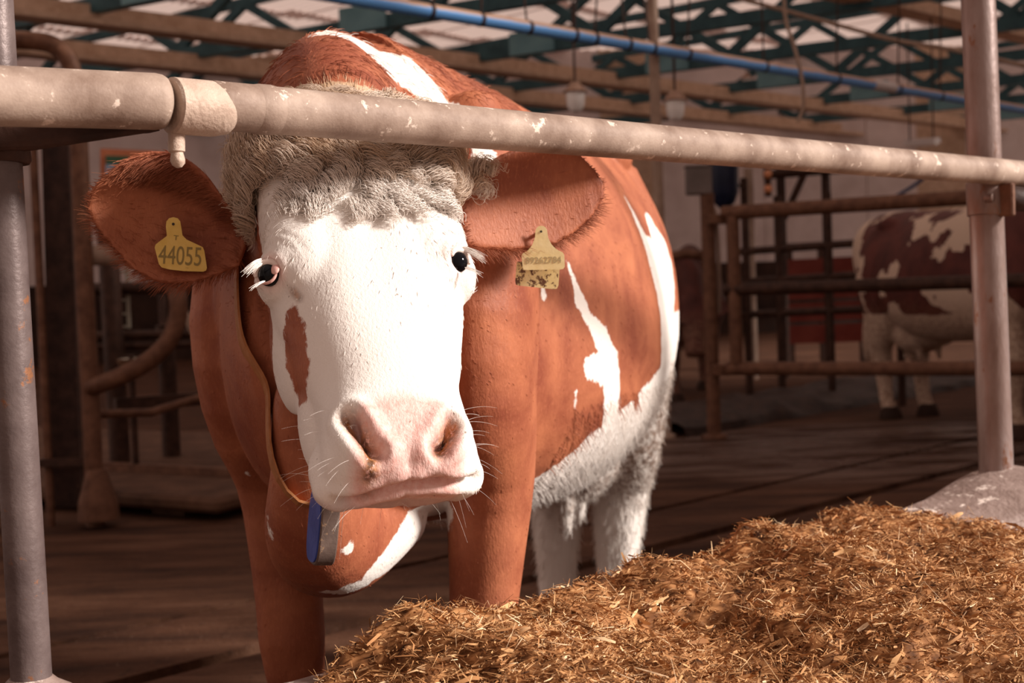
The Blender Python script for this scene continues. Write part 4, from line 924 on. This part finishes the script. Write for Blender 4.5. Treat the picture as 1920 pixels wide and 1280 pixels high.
cp = obj('cover', MB().prism([tc_ + dep * x + dn * y + side * .011 for x, y in tr_ring(.048, .026)], side * .003), M_BLUE, strap, False); cp['label'] = 'blue side of the transponder'

# ------------------------------------------------------------------ the other cattle (same build, coarser, each with its own coat)
def other_cow(name, label, loc, rz, scale, head_o, head_h, coat, attrs_fn, ears=True, voxel=.012):
    c = thing(name, label, 'cow', loc, rz); c.scale = (scale,) * 3
    Hh = np.array(head_h, float); Hh /= np.linalg.norm(Hh); Ss = np.array([0., 1, 0]); Nn = np.cross(Hh, Ss); Nn = Nn if Nn[0] > 0 else -Nn; Nn /= np.linalg.norm(Nn); Ss = np.cross(Nn, Hh); Ss = Ss if Ss[1] > 0 else -Ss
    h = Head(head_o, Ss, Nn, Hh, .92)
    HINDS = dict(HIND); HIND.update({1: (.21, .19, .175, .165, .155, .15, .15), -1: (-.21, -.19, -.175, -.165, -.155, -.15, -.15)})
    pr = torso_parts() + UDDER + teats() + [TAIL(), neck(h)] + head_parts(h); HIND.update(HINDS)
    if ears:
        for sg in (1, -1): pr.append(ear_mesh(h.pt(.11 * sg, -.07, .10), h.pt(.33 * sg, -.10, .13), -h.H, h.N, ear_w, .03, .024))
    me = remesh(pr, voxel, 3, 'body'); me.polygons.foreach_set('use_smooth', [True] * len(me.polygons))
    V = get_v(me); w = attrs_fn(V, h)
    for nm in ('pink', 'gunk', 'mouth', 'lip', 'tan'): set_attr(me, nm, np.zeros(len(V)))
    set_attr(me, 'white', w); set_attr(me, 'dirt', np.clip((.85 - V[:, 2]) / .2, 0, 1) * .8)
    me.materials.append(coat); b = link('body', me, None, c)
    for sg in (1, -1):
        e = ball_mb(h.pt(.118 * sg, -.03, .285), np.stack([h.S * .018, h.N * .018, h.H * .02])); m2 = bpy.data.meshes.new('eye'); m2.from_pydata([tuple(v) for v in e.v], [], e.f); m2.materials.append(M_EYE); link('eye', m2, M_EYE, c)
    # dark hooves, each a part
    for X, Y in ((.045, .165), (.045, -.165), (-1.25, .15), (-1.25, -.15)):
        mb = MB(); mb.lathe((X, Y, 0), [(.078, 0), (.074, .03), (.062, .065), (.045, .085)], 18); m2 = bpy.data.meshes.new('hoof'); m2.from_pydata([tuple(v) for v in mb.v], [], mb.f); m2.materials.append(M_SHADEHOOF); link('hoof', m2, M_SHADEHOOF, c)
    return c
M_COAT2 = coat_mat('dark_red_white_coat', brown1=(.060, .013, .010), brown2=(.125, .030, .022), white=(.64, .48, .37), edge=.03)
M_COAT3 = coat_mat('dark_maroon_coat', brown1=(.055, .012, .009), brown2=(.10, .024, .016), white=(.40, .26, .18), edge=.05)
def coat_second(V, h):
    n = np.array([mnoise.fractal((v[0] * 3.4 + v[2] * 2.2 + 4, v[1] * 2.5 + 2, v[2] * 3.0 - v[0] * 1.6 + 7), .7, 2.1, 5) for v in V])
    w = n * .22 - .030
    w = np.maximum(w, (.72 - V[:, 2]) * .8); w = np.maximum(w, (-1.42 - V[:, 0]) * .8)
    w = np.where((V[:, 0] > -.25) & (V[:, 2] > .85), np.minimum(w, -.05 + .0 * w), w)
    return w
def coat_third(V, h): return np.full(len(V), -.1) + (V[:, 2] < .5) * .0
hm2 = Vector((2.80, 8.45, 0)); fm2 = Vector((3.10, 7.55, 0)); f2 = (fm2 - hm2).normalized(); rz2 = math.atan2(f2.y, f2.x)
cow2 = other_cow('cow', 'dark red and white patched cow standing behind the pipe gate', fm2, rz2, 1.0, (.47, .16, 1.20), (.42, .42, -.80), M_COAT2, coat_second)
f3 = Vector((-.10, -1, 0)).normalized()
cow3 = other_cow('cow', 'dark maroon cow with lowered head behind the brown gate post', (1.47, 10.4, 0), math.atan2(f3.y, f3.x), .90, (.50, 0, .98), (.38, 0, -.92), M_COAT3, coat_third)

# ------------------------------------------------------------------ pen fittings on the right
def vpost(px, d, z0, z1, r, name, label, mat, cat='post', group=None, cap=True):
    b = ground(px, d, z0); t = thing(name, label, cat, b, 0, group)
    obj('pipe', MB().tube([b, b + Vector((0, 0, (z1 - z0) * .5)), b + Vector((0, 0, z1 - z0))], r, 16), mat, t)
    if z0 < .05: obj('foot_plate', MB().lathe(b, [(r * 1.9, 0), (r * 1.8, .02), (r * 1.05, .03)], 16), mat, t)
    return t
M_TANP = worn('tan_painted_post', (.30, .20, .15), (.42, .30, .23), 12, .6, 0, .15, (.2, .11, .07), 40, .66)
pp = vpost(1243, 8.1, 0, 4.2, .034, 'roof_post', 'slender tan pipe post rising to the roof behind the cow', M_TANP)
obj('clamp', MB().tube([ground(1243, 8.1, 1.12), ground(1243, 8.1, 1.27)], .05, 14), M_RUST, pp)
obj('brace', MB().tube([ground(1255, 8.05, 1.14), ground(1290, 8.05, 1.16), ground(1330, 8.05, 1.14)], .03, 12), M_RUST, pp)
gpst = vpost(1334, 8.0, 0, 1.53, .044, 'gate_post', 'thick brown rusty gate post beside the tan roof post', M_RUST)
obj('hinge', MB().box(ground(1357, 7.92, .43), (.075, 0, 0), (0, .03, 0), (0, 0, .035)), M_RUST, gpst, False, bevel=.006)
obj('hinge', MB().box(ground(1357, 7.92, 1.36), (.075, 0, 0), (0, .03, 0), (0, 0, .03)), M_RUST, gpst, False, bevel=.006)
g0 = ground(1380, 7.85); gd = -VV
gate = thing('pipe_gate', 'rusty tubular gate with three rails in front of the patched cow', 'gate', g0)
for z, r_ in ((1.395, .044), (.925, .040), (.44, .042)):
    obj('rail', MB().tube([g0 + gd * (-.06) + Vector((0, 0, z)), g0 + gd * 2 + Vector((0, 0, z)), g0 + gd * 4.3 + Vector((0, 0, z))], r_, 14), M_RUST if z != .925 else M_RUSTD, gate)
for s_ in (0.0, 4.2): obj('stile', MB().tube([g0 + gd * s_ + Vector((0, 0, .44)), g0 + gd * s_ + Vector((0, 0, .95)), g0 + gd * s_ + Vector((0, 0, 1.40))], .040, 14), M_RUST, gate)
# second barrier further back with uprights
b0 = ground(1392, 10.2); b1 = ground(1660, 9.6); bd = (b1 - b0).normalized()
bar = thing('pipe_barrier', 'dark pipe barrier standing behind the tubular gate', 'barrier', b0)
for z in (1.22, .72, .98): obj('rail', MB().tube([b0 + Vector((0, 0, z - .02)), b0 + bd * .8 + Vector((0, 0, z)), b0 + bd * 2.6 + Vector((0, 0, z + .03))], .030, 12), M_RUSTD, bar)
for s_ in (.05, .32, .72, 1.25, 1.9): obj('upright', MB().tube([b0 + bd * s_, b0 + bd * s_ + Vector((0, 0, 1.0)), b0 + bd * s_ + Vector((0, 0, 1.78 if s_ < .1 else 1.62 if s_ < .8 else 1.3))], .030, 12), M_RUSTD, bar)
# feeding-station frame: uprights, top bar and strut before the pale wall
fs = thing('feeding_stall', 'grey steel stall frame with diagonal strut before the pale wall', 'frame', ground(1472, 12.5))
for px in (1412, 1472, 1556): 
    q = ground(px, 12.5); obj('upright', MB().tube([q, q + Vector((0, 0, 1.2)), q + Vector((0, 0, 2.05))], .045, 12), M_TANP if px == 1412 else M_RUSTD, fs)
obj('top_bar', MB().tube([ground(1440, 12.5, 1.98), ground(1560, 12.4, 2.0), ground(1800, 12.2, 2.02)], .045, 12), M_RUSTD, fs)
obj('strut', MB().tube([ground(1476, 12.5, 1.55), ground(1515, 12.45, 1.96)], .035, 10), M_RUSTD, fs)
obj('cross_rail', MB().tube([ground(1480, 12.5, 1.28), ground(1640, 12.4, 1.30)], .03, 10), M_RUSTD, fs)
lm = thing('signal_lamp', 'pair of small amber lamps on the stall frame', 'lamp', ground(1448, 12.3, 1.86))
obj('bracket', MB().box(ground(1448, 12.34, 1.90), (.03, 0, 0), (0, .015, 0), (0, 0, .14)), M_RUSTD, lm, False)
for z in (1.83, 1.97): obj('bulb', MB().lathe(ground(1448, 12.30, z), [(.001, .05), (.028, .042), (.040, .02), (.040, 0)], 14, (0, -1, 0)), plain('amber_glass', (.75, .30, .14), .25), lm)
bx = thing('control_box', 'grey control box fixed on top of the brown gate post', 'box', ground(1320, 8.0, 1.52))
obj('box', MB().box(ground(1319, 8.0, 1.605), (.078, 0, 0), (0, .05, 0), (0, 0, .085)), worn('grey_box', (.12, .095, .085), (.18, .14, .13), 6, .5), bx, False, bevel=.008)
obj('lid', MB().box(ground(1319, 8.0, 1.694), (.082, 0, 0), (0, .054, 0), (0, 0, .006)), worn('grey_box', (.12, .095, .085), (.18, .14, .13), 6, .5), bx, False)
nb = thing('plastic_barrel', 'dark navy plastic barrel hanging beside the grey control box', 'barrel', ground(1366, 10.0, 1.53))
obj('shell', MB().lathe(ground(1366, 10.0, 1.53), [(.03, 0), (.08, .05), (.112, .13), (.115, .36), (.11, .40)], 24), worn('navy_plastic', (.008, .012, .032), (.014, .02, .05), 6, .4), nb)
obj('rim', MB().tube([ground(1366, 10.0, 1.91), ground(1366, 10.0, 1.93)], .118, 24), M_RUSTD, nb)
obj('bracket', MB().tube([ground(1366, 10.0, 1.72), b0 + bd * .05 + Vector((0, 0, 1.72))], .016, 8), M_RUSTD, nb)
bo = thing('board_fence', 'dark red board fence in the back under the pale wall', 'fence', ground(1550, 14.0))
for k in range(4): obj('board', MB().beam(ground(1478, 14.0, .35 + k * .24), ground(1625, 13.8, .36 + k * .24), .03, .20), worn('dark_red_board', (.16, .028, .02), (.22, .05, .036), 4, .7), bo, False)
for px in (1482, 1545, 1620): obj('post', MB().beam(ground(px, 14.06, 0), ground(px, 14.06, 1.35), .08, .08), M_RUSTD, bo, False)
hs_ = tag(obj('hose', MB().tube(spline([ground(1790, 12.2, 2.075), ground(1775, 12.15, 2.03), ground(1735, 12.25, 1.86), ground(1692, 12.35, 1.735), ground(1645, 12.4, 1.64), ground(1600, 12.43, 1.61), ground(1558, 12.45, 1.61)], 30), .018, 10), plain('blue_rubber', (.03, .06, .16), .4)), 'blue hose hanging over the steel frame behind the gate', 'hose')
st = tag(obj('hanging_strap', MB().tube(spline([ground(1341, 7.99, 1.46), ground(1349, 8.0, 1.38), ground(1352, 8.02, 1.1), ground(1350, 8.02, .78)], 14), .012, 8), M_TANP), 'tan strap hanging from the gate post beside the gate', 'strap')
# muck ridge along the raised lying area
def ridge(name, label, p, q, w, h, mat, seed):
    n, m = 90, 12; V = []; d = (q - p); L_ = d.length; d = d / L_; y = Vector((-d.y, d.x, 0))
    for i in range(n):
        for k in range(m):
            a = k / (m - 1) * math.pi; c = p + d * (L_ * i / (n - 1)) + y * (-math.cos(a) * w / 2); z = math.sin(a) ** .7 * h
            z *= .75 + .5 * mnoise.noise((i * .25 + seed, k * .4, seed)); V.append(c + Vector((0, 0, max(z, -.005) - .004)) + y * .04 * mnoise.noise((i * .3, seed, k * .5)))
    mb = MB(); mb.v = V; mb.f = [(i * m + k, i * m + k + 1, (i + 1) * m + k + 1, (i + 1) * m + k) for i in range(n - 1) for k in range(m - 1)]
    return tag(obj(name, mb, mat), label, 'kerb')
ridge('lying_area_kerb', 'low dark kerb of the lying area behind the gate', ground(1180, 8.4), ground(1900, 12.4), .9, .16, worn('dark_muck', (.020, .010, .008), (.055, .028, .020), 12, .5, 0, .5), 2)

# ------------------------------------------------------------------ stall fittings on the left
stl = thing('stall_partition', 'tall stall partition with hooped pipe and dark steel panel', 'partition', ground(110, 5.75))
obj('hoop_pipe', MB().tube(spline([P(180, 1000, 5.7), P(172, 800, 5.7), P(160, 560, 5.7), P(147, 250, 5.7), P(141, 165, 5.7), P(128, 112, 5.7), P(98, 84, 5.7), P(55, 76, 5.7), P(0, 76, 5.7), P(-50, 80, 5.7), P(-82, 104, 5.7), P(-96, 160, 5.7), P(-86, 560, 5.7), P(-60, 1000, 5.7)], 90), .041, 16), M_RUST, stl)
obj('thin_pipe', MB().tube([P(56, 150, 5.75), P(62, 285, 5.75), P(76, 560, 5.75), P(96, 985, 5.75)], .019, 12), M_RUST, stl)
obj('panel', MB().prism([P(74, 160, 5.82), P(128, 160, 5.82), P(163, 950, 5.82), P(98, 950, 5.82)], Vector((0, .03, 0))), M_DARKST, stl, False)
obj('panel_edge', MB().tube([P(128, 160, 5.78), P(146, 560, 5.78), P(160, 950, 5.78)], .014, 10), M_RUSTD, stl)
obj('base_board', MB().prism([P(70, 862, 5.7), P(160, 858, 5.7), P(160, 872, 5.7), P(70, 876, 5.7)], Vector((0, .05, 0))), M_RUSTD, stl, False)
obj('foot', MB().lathe(P(182, 905, 5.66), [(.09, -.16), (.085, -.08), (.055, .02), (.043, .06)], 14), M_RUST, stl)
lo = thing('neck_loop', 'brown bent pipe loop beside the hooped partition', 'pipe', ground(260, 5.6))
obj('pipe', MB().tube(spline([P(170, 726, 5.68), P(215, 710, 5.62), P(270, 682, 5.6), P(312, 645, 5.6), P(332, 600, 5.6), P(334, 560, 5.6), P(325, 520, 5.66), P(318, 470, 5.75), P(322, 400, 5.78)], 50), .040, 14), M_RUST, lo)
hb = thing('stall_rail', 'thick tan stall rail at ear height behind the cow', 'rail', P(250, 475, 5.75))
obj('pipe', MB().tube([P(158, 480, 5.75), P(250, 475, 5.8), P(420, 468, 5.9)], .047, 14), M_TANP, hb)
lb = thing('stall_rail', 'thin bent stall rail low beside the hooped partition', 'rail', P(290, 775, 6.0))
obj('pipe', MB().tube([P(172, 777, 5.72), P(285, 773, 5.95), P(298, 768, 6.0), P(420, 732, 6.2)], .020, 12), M_RUST, lb)
lb2 = thing('stall_plank', 'dull plank behind the thin bent stall rail', 'plank', P(300, 755, 6.6)); obj('plank', MB().beam(P(215, 760, 6.5), P(410, 745, 6.9), .04, .07), M_RUSTD, lb2, False)
bk = thing('stall_divider', 'dark stall divider of posts and rails behind the bent loop', 'divider', ground(215, 6.9))
obj('post', MB().tube([ground(214, 6.9, .11), ground(213, 6.9, .6), ground(212, 6.9, 1.55)], .055, 14), M_RUSTD, bk)
obj('post', MB().tube([ground(312, 7.2, .11), ground(311, 7.2, .6), ground(310, 7.2, .85)], .05, 14), M_RUSTD, bk)
for y_, r_ in ((540, .036), (628, .026), (648, .022)): obj('rail', MB().tube([P(120, y_ + 4, 7.0), P(260, y_, 7.0), P(440, y_ - 6, 7.1)], r_, 12), M_RUSTD, bk)
dw = thing('drinking_bowl', 'small shiny steel drinking bowl between the stall rails', 'bowl', P(245, 668, 6.6))
obj('bowl', MB().lathe(P(245, 672, 6.6), [(.03, -.05), (.06, -.03), (.075, 0), (.066, .0), (.05, -.03)], 20), plain('bright_steel', (.65, .58, .48), .2, 1.0), dw)
obj('stem', MB().tube([P(245, 672, 6.6), Vector((*P(245, 672, 6.6).xy, .11))], .018, 8), M_RUSTD, dw)
obj('bracket', MB().box(P(245, 672, 6.72), (.03, 0, 0), (0, .06, 0), (0, 0, .02)), M_RUSTD, dw, False)
ch = thing('perforated_strip', 'pale perforated metal strip hanging behind the dark divider', 'strip', P(228, 560, 7.03))
for px in (217, 238): obj('bar', MB().beam(P(px, 500, 7.03), P(px + 4, 615, 7.03), .018, .014), plain('pale_metal', (.42, .38, .30), .5, .3), ch, False)
for y_ in (510, 536, 562, 588, 612): obj('rung', MB().beam(P(216, y_, 7.03), P(242, y_, 7.03), .012, .012), plain('pale_metal', (.42, .38, .30), .5, .3), ch, False)
db = tag(obj('leaning_bar', MB().tube([P(345, 585, 6.75), Vector((*P(490, 905, 6.75).xy, .108))], .022, 10), M_TANP), 'pale bar leaning beside the bent pipe loop', 'bar')
sb = thing('framed_board', 'orange framed board with green and blue face on the far wall', 'board', P(260, 300, 9.5))
obj('frame', MB().prism([P(188, 278, 9.5), P(300, 283, 9.5), P(300, 344, 9.5), P(188, 340, 9.5)], Vector((0, .05, 0))), worn('orange_frame', (.42, .13, .06), (.52, .18, .09), 6, .6), sb, False)
obj('face', MB().prism([P(198, 291, 9.48), P(292, 295, 9.48), P(292, 310, 9.48), P(198, 307, 9.48)], Vector((0, .04, 0))), worn('green_board', (.03, .075, .04), (.05, .11, .06), 6, .6), sb, False)
obj('face', MB().prism([P(198, 308, 9.48), P(292, 311, 9.48), P(292, 335, 9.48), P(198, 332, 9.48)], Vector((0, .04, 0))), worn('blue_board', (.18, .26, .36), (.22, .32, .42), 6, .6), sb, False)
for px in (196, 292): obj('leg', MB().tube([P(px, 330, 9.55), Vector((*P(px, 330, 9.55).xy, 0))], .03, 8), M_RUSTD, sb)
# raised lying place with a plank edge
G = ground(300, 5.75); pv = Vector((-VV.y, VV.x, 0)); pv = pv if pv.y > 0 else -pv
M_BED = worn('trampled_bedding', (.07, .031, .017), (.14, .068, .040), 7, .8, 0, .5, (.05, .025, .016), 18, .62, 60)
lp_ = thing('lying_place', 'raised trampled lying place between the stall partitions', 'platform', G)
obj('slab', MB().box(G + pv * 1.05 + VV * 2.3 + Vector((0, 0, .075)), VV * 2.6, pv * 1.05, Vector((0, 0, .035))), M_BED, lp_, False, bevel=.02)
obj('edge_board', MB().beam(G - VV * .3 + Vector((0, 0, .125)) + pv * .55, G + VV * 4.8 + Vector((0, 0, .125)) + pv * .55, .05, .05), M_RUST, lp_, False)
for k in (.1, 2.3, 4.5): obj('support', MB().box(G + VV * k + pv * 1.0 + Vector((0, 0, .02)), VV * .10, pv * .9, Vector((0, 0, .022))), M_BED, lp_, False)

# ------------------------------------------------------------------ overhead pipe, cables and lamps
def bp_(x): return P(x, 43 + .166 * (x - 940), 7.04 * 2581 / (3521 - x))
def blue_mat():
    m, nt, b = new_mat('blue_pipe_with_dust'); g = node(nt, 'ShaderNodeNewGeometry'); sx = node(nt, 'ShaderNodeSeparateXYZ'); nt.links.new(g.outputs['Normal'], sx.inputs[0])
    tc = node(nt, 'ShaderNodeTexCoord'); n = noise_n(nt, tc.outputs['Object'], 9, 4, .6)
    f = sstep(nt, mth(nt, 'ADD', sx.outputs[2], mth(nt, 'MULTIPLY', mth(nt, 'SUBTRACT', n.outputs[0], .5), .5)), .12, .36)
    nt.links.new(mixc(nt, f, (.14, .40, .88), (.55, .33, .22)), b.inputs['Base Color']); b.inputs['Roughness'].default_value = .45; return m
bpipe = thing('overhead_pipe', 'long blue plastic pipe slung under the trusses', 'pipe', bp_(1200))
obj('pipe', MB().tube([bp_(x) for x in (-200, 150, 480, 640, 800, 1000, 1200, 1400, 1600, 1800, 1960, 2150)], .038, 18), blue_mat(), bpipe)
obj('tape', MB().tube([bp_(1632), bp_(1640), bp_(1672), bp_(1680)], [.036, .0405, .0405, .036], 18), plain('white_tape', (.7, .66, .66), .6), bpipe)
for x, dx in ((990, -6), (1075, 4), (1113, 5), (1176, -10), (1222, -14), (1288, 4), (1432, -4), (1568, 2), (1683, 3), (1762, 2), (900, 2), (806, 4)):
    a = bp_(x); q = P(x + dx, 0, 7.04 * 2581 / (3521 - x)); d_ = (q - a).normalized(); L_ = (CH - a.z) / d_.z
    obj('hanger_wire', MB().tube([a - Vector((0, 0, .04)), a + d_ * (L_ * .5), a + d_ * L_], .0065, 6), M_DARKST, bpipe)
    obj('hanger_band', MB().tube([a - U * .012, a + U * .012], .0405, 16), M_DARKST, bpipe)
M_GLASS = plain('milky_glass', (.92, .88, .85), .2)
def lamp(px, py, d, label):
    c = P(px, py, d); t = thing('pendant_lamp', label, 'lamp', c, 0, 'milky glass barn lamps hanging under the roof')
    gl = obj('glass', MB().lathe(c, [(.012, -.10), (.04, -.092), (.060, -.06), (.066, 0), (.068, .04)], 20), M_GLASS, t)
    obj('cap', MB().lathe(c, [(.085, .038), (.088, .048), (.075, .058), (.045, .09), (.03, .11), (.012, .115)], 20), worn('rusty_cap', (.30, .16, .10), (.45, .30, .23), 20, .6), t)
    obj('cable', MB().tube([c + Vector((0, 0, .11)), c + Vector((0, 0, .7)), Vector((c.x, c.y, CH + .9))], .010, 6), M_DARKST, t)
lamp(1079, 184, 9.0, 'milky glass lamp hanging over the cow, left of the tan roof post'.replace(', left of', ' beside'))
lamp(1266, 200, 9.0, 'milky glass lamp hanging between the tan roof post and the blue pipe')
lamp(1231, 222, 17.0, 'small far milky glass lamp close to the tan roof post')
lamp(1400, 152, 19.0, 'far milky glass lamp under the timber beam')
tl = thing('tube_light', 'white tube light fixture under the far roof', 'light', P(1728, 267, 14.0))
obj('housing', MB().beam(P(1700, 267, 14.0), P(1758, 263, 13.6), .09, .06), plain('white_enamel', (.75, .68, .66), .4), tl, False); obj('tube', MB().tube([P(1702, 273, 13.98), P(1756, 269, 13.58)], .018, 10), M_GLASS, tl)
for q in (P(1706, 265, 13.9), P(1750, 262, 13.65)): obj('suspension', MB().tube([q, Vector((q.x, q.y, CH - .1))], .008, 6), M_DARKST, tl)
cb_ = tag(obj('hanging_cable', MB().tube(spline([P(1462, -262, 8.75), P(1467, -130, 8.75), P(1470, -10, 8.75), P(1474, 40, 8.75), P(1490, 90, 8.75), P(1504, 150, 8.75), P(1506, 200, 8.75), P(1496, 228, 8.75)], 32), .013, 8), M_TANP), 'dusty brown cable hanging in front of the blue pipe', 'cable')
cb2 = tag(obj('slung_cable', MB().tube(spline([P(1202, -84, 10.82), P(1270, -48, 10.7), P(1370, -8, 10.5), P(1450, 14, 10.4), P(1560, 44, 10.2), P(1680, 76, 10.0), P(1780, 92, 9.9), P(1960, 132, 9.7)], 30), .018, 8), M_TANP), 'dusty cable slung along the trusses above the blue pipe', 'cable')
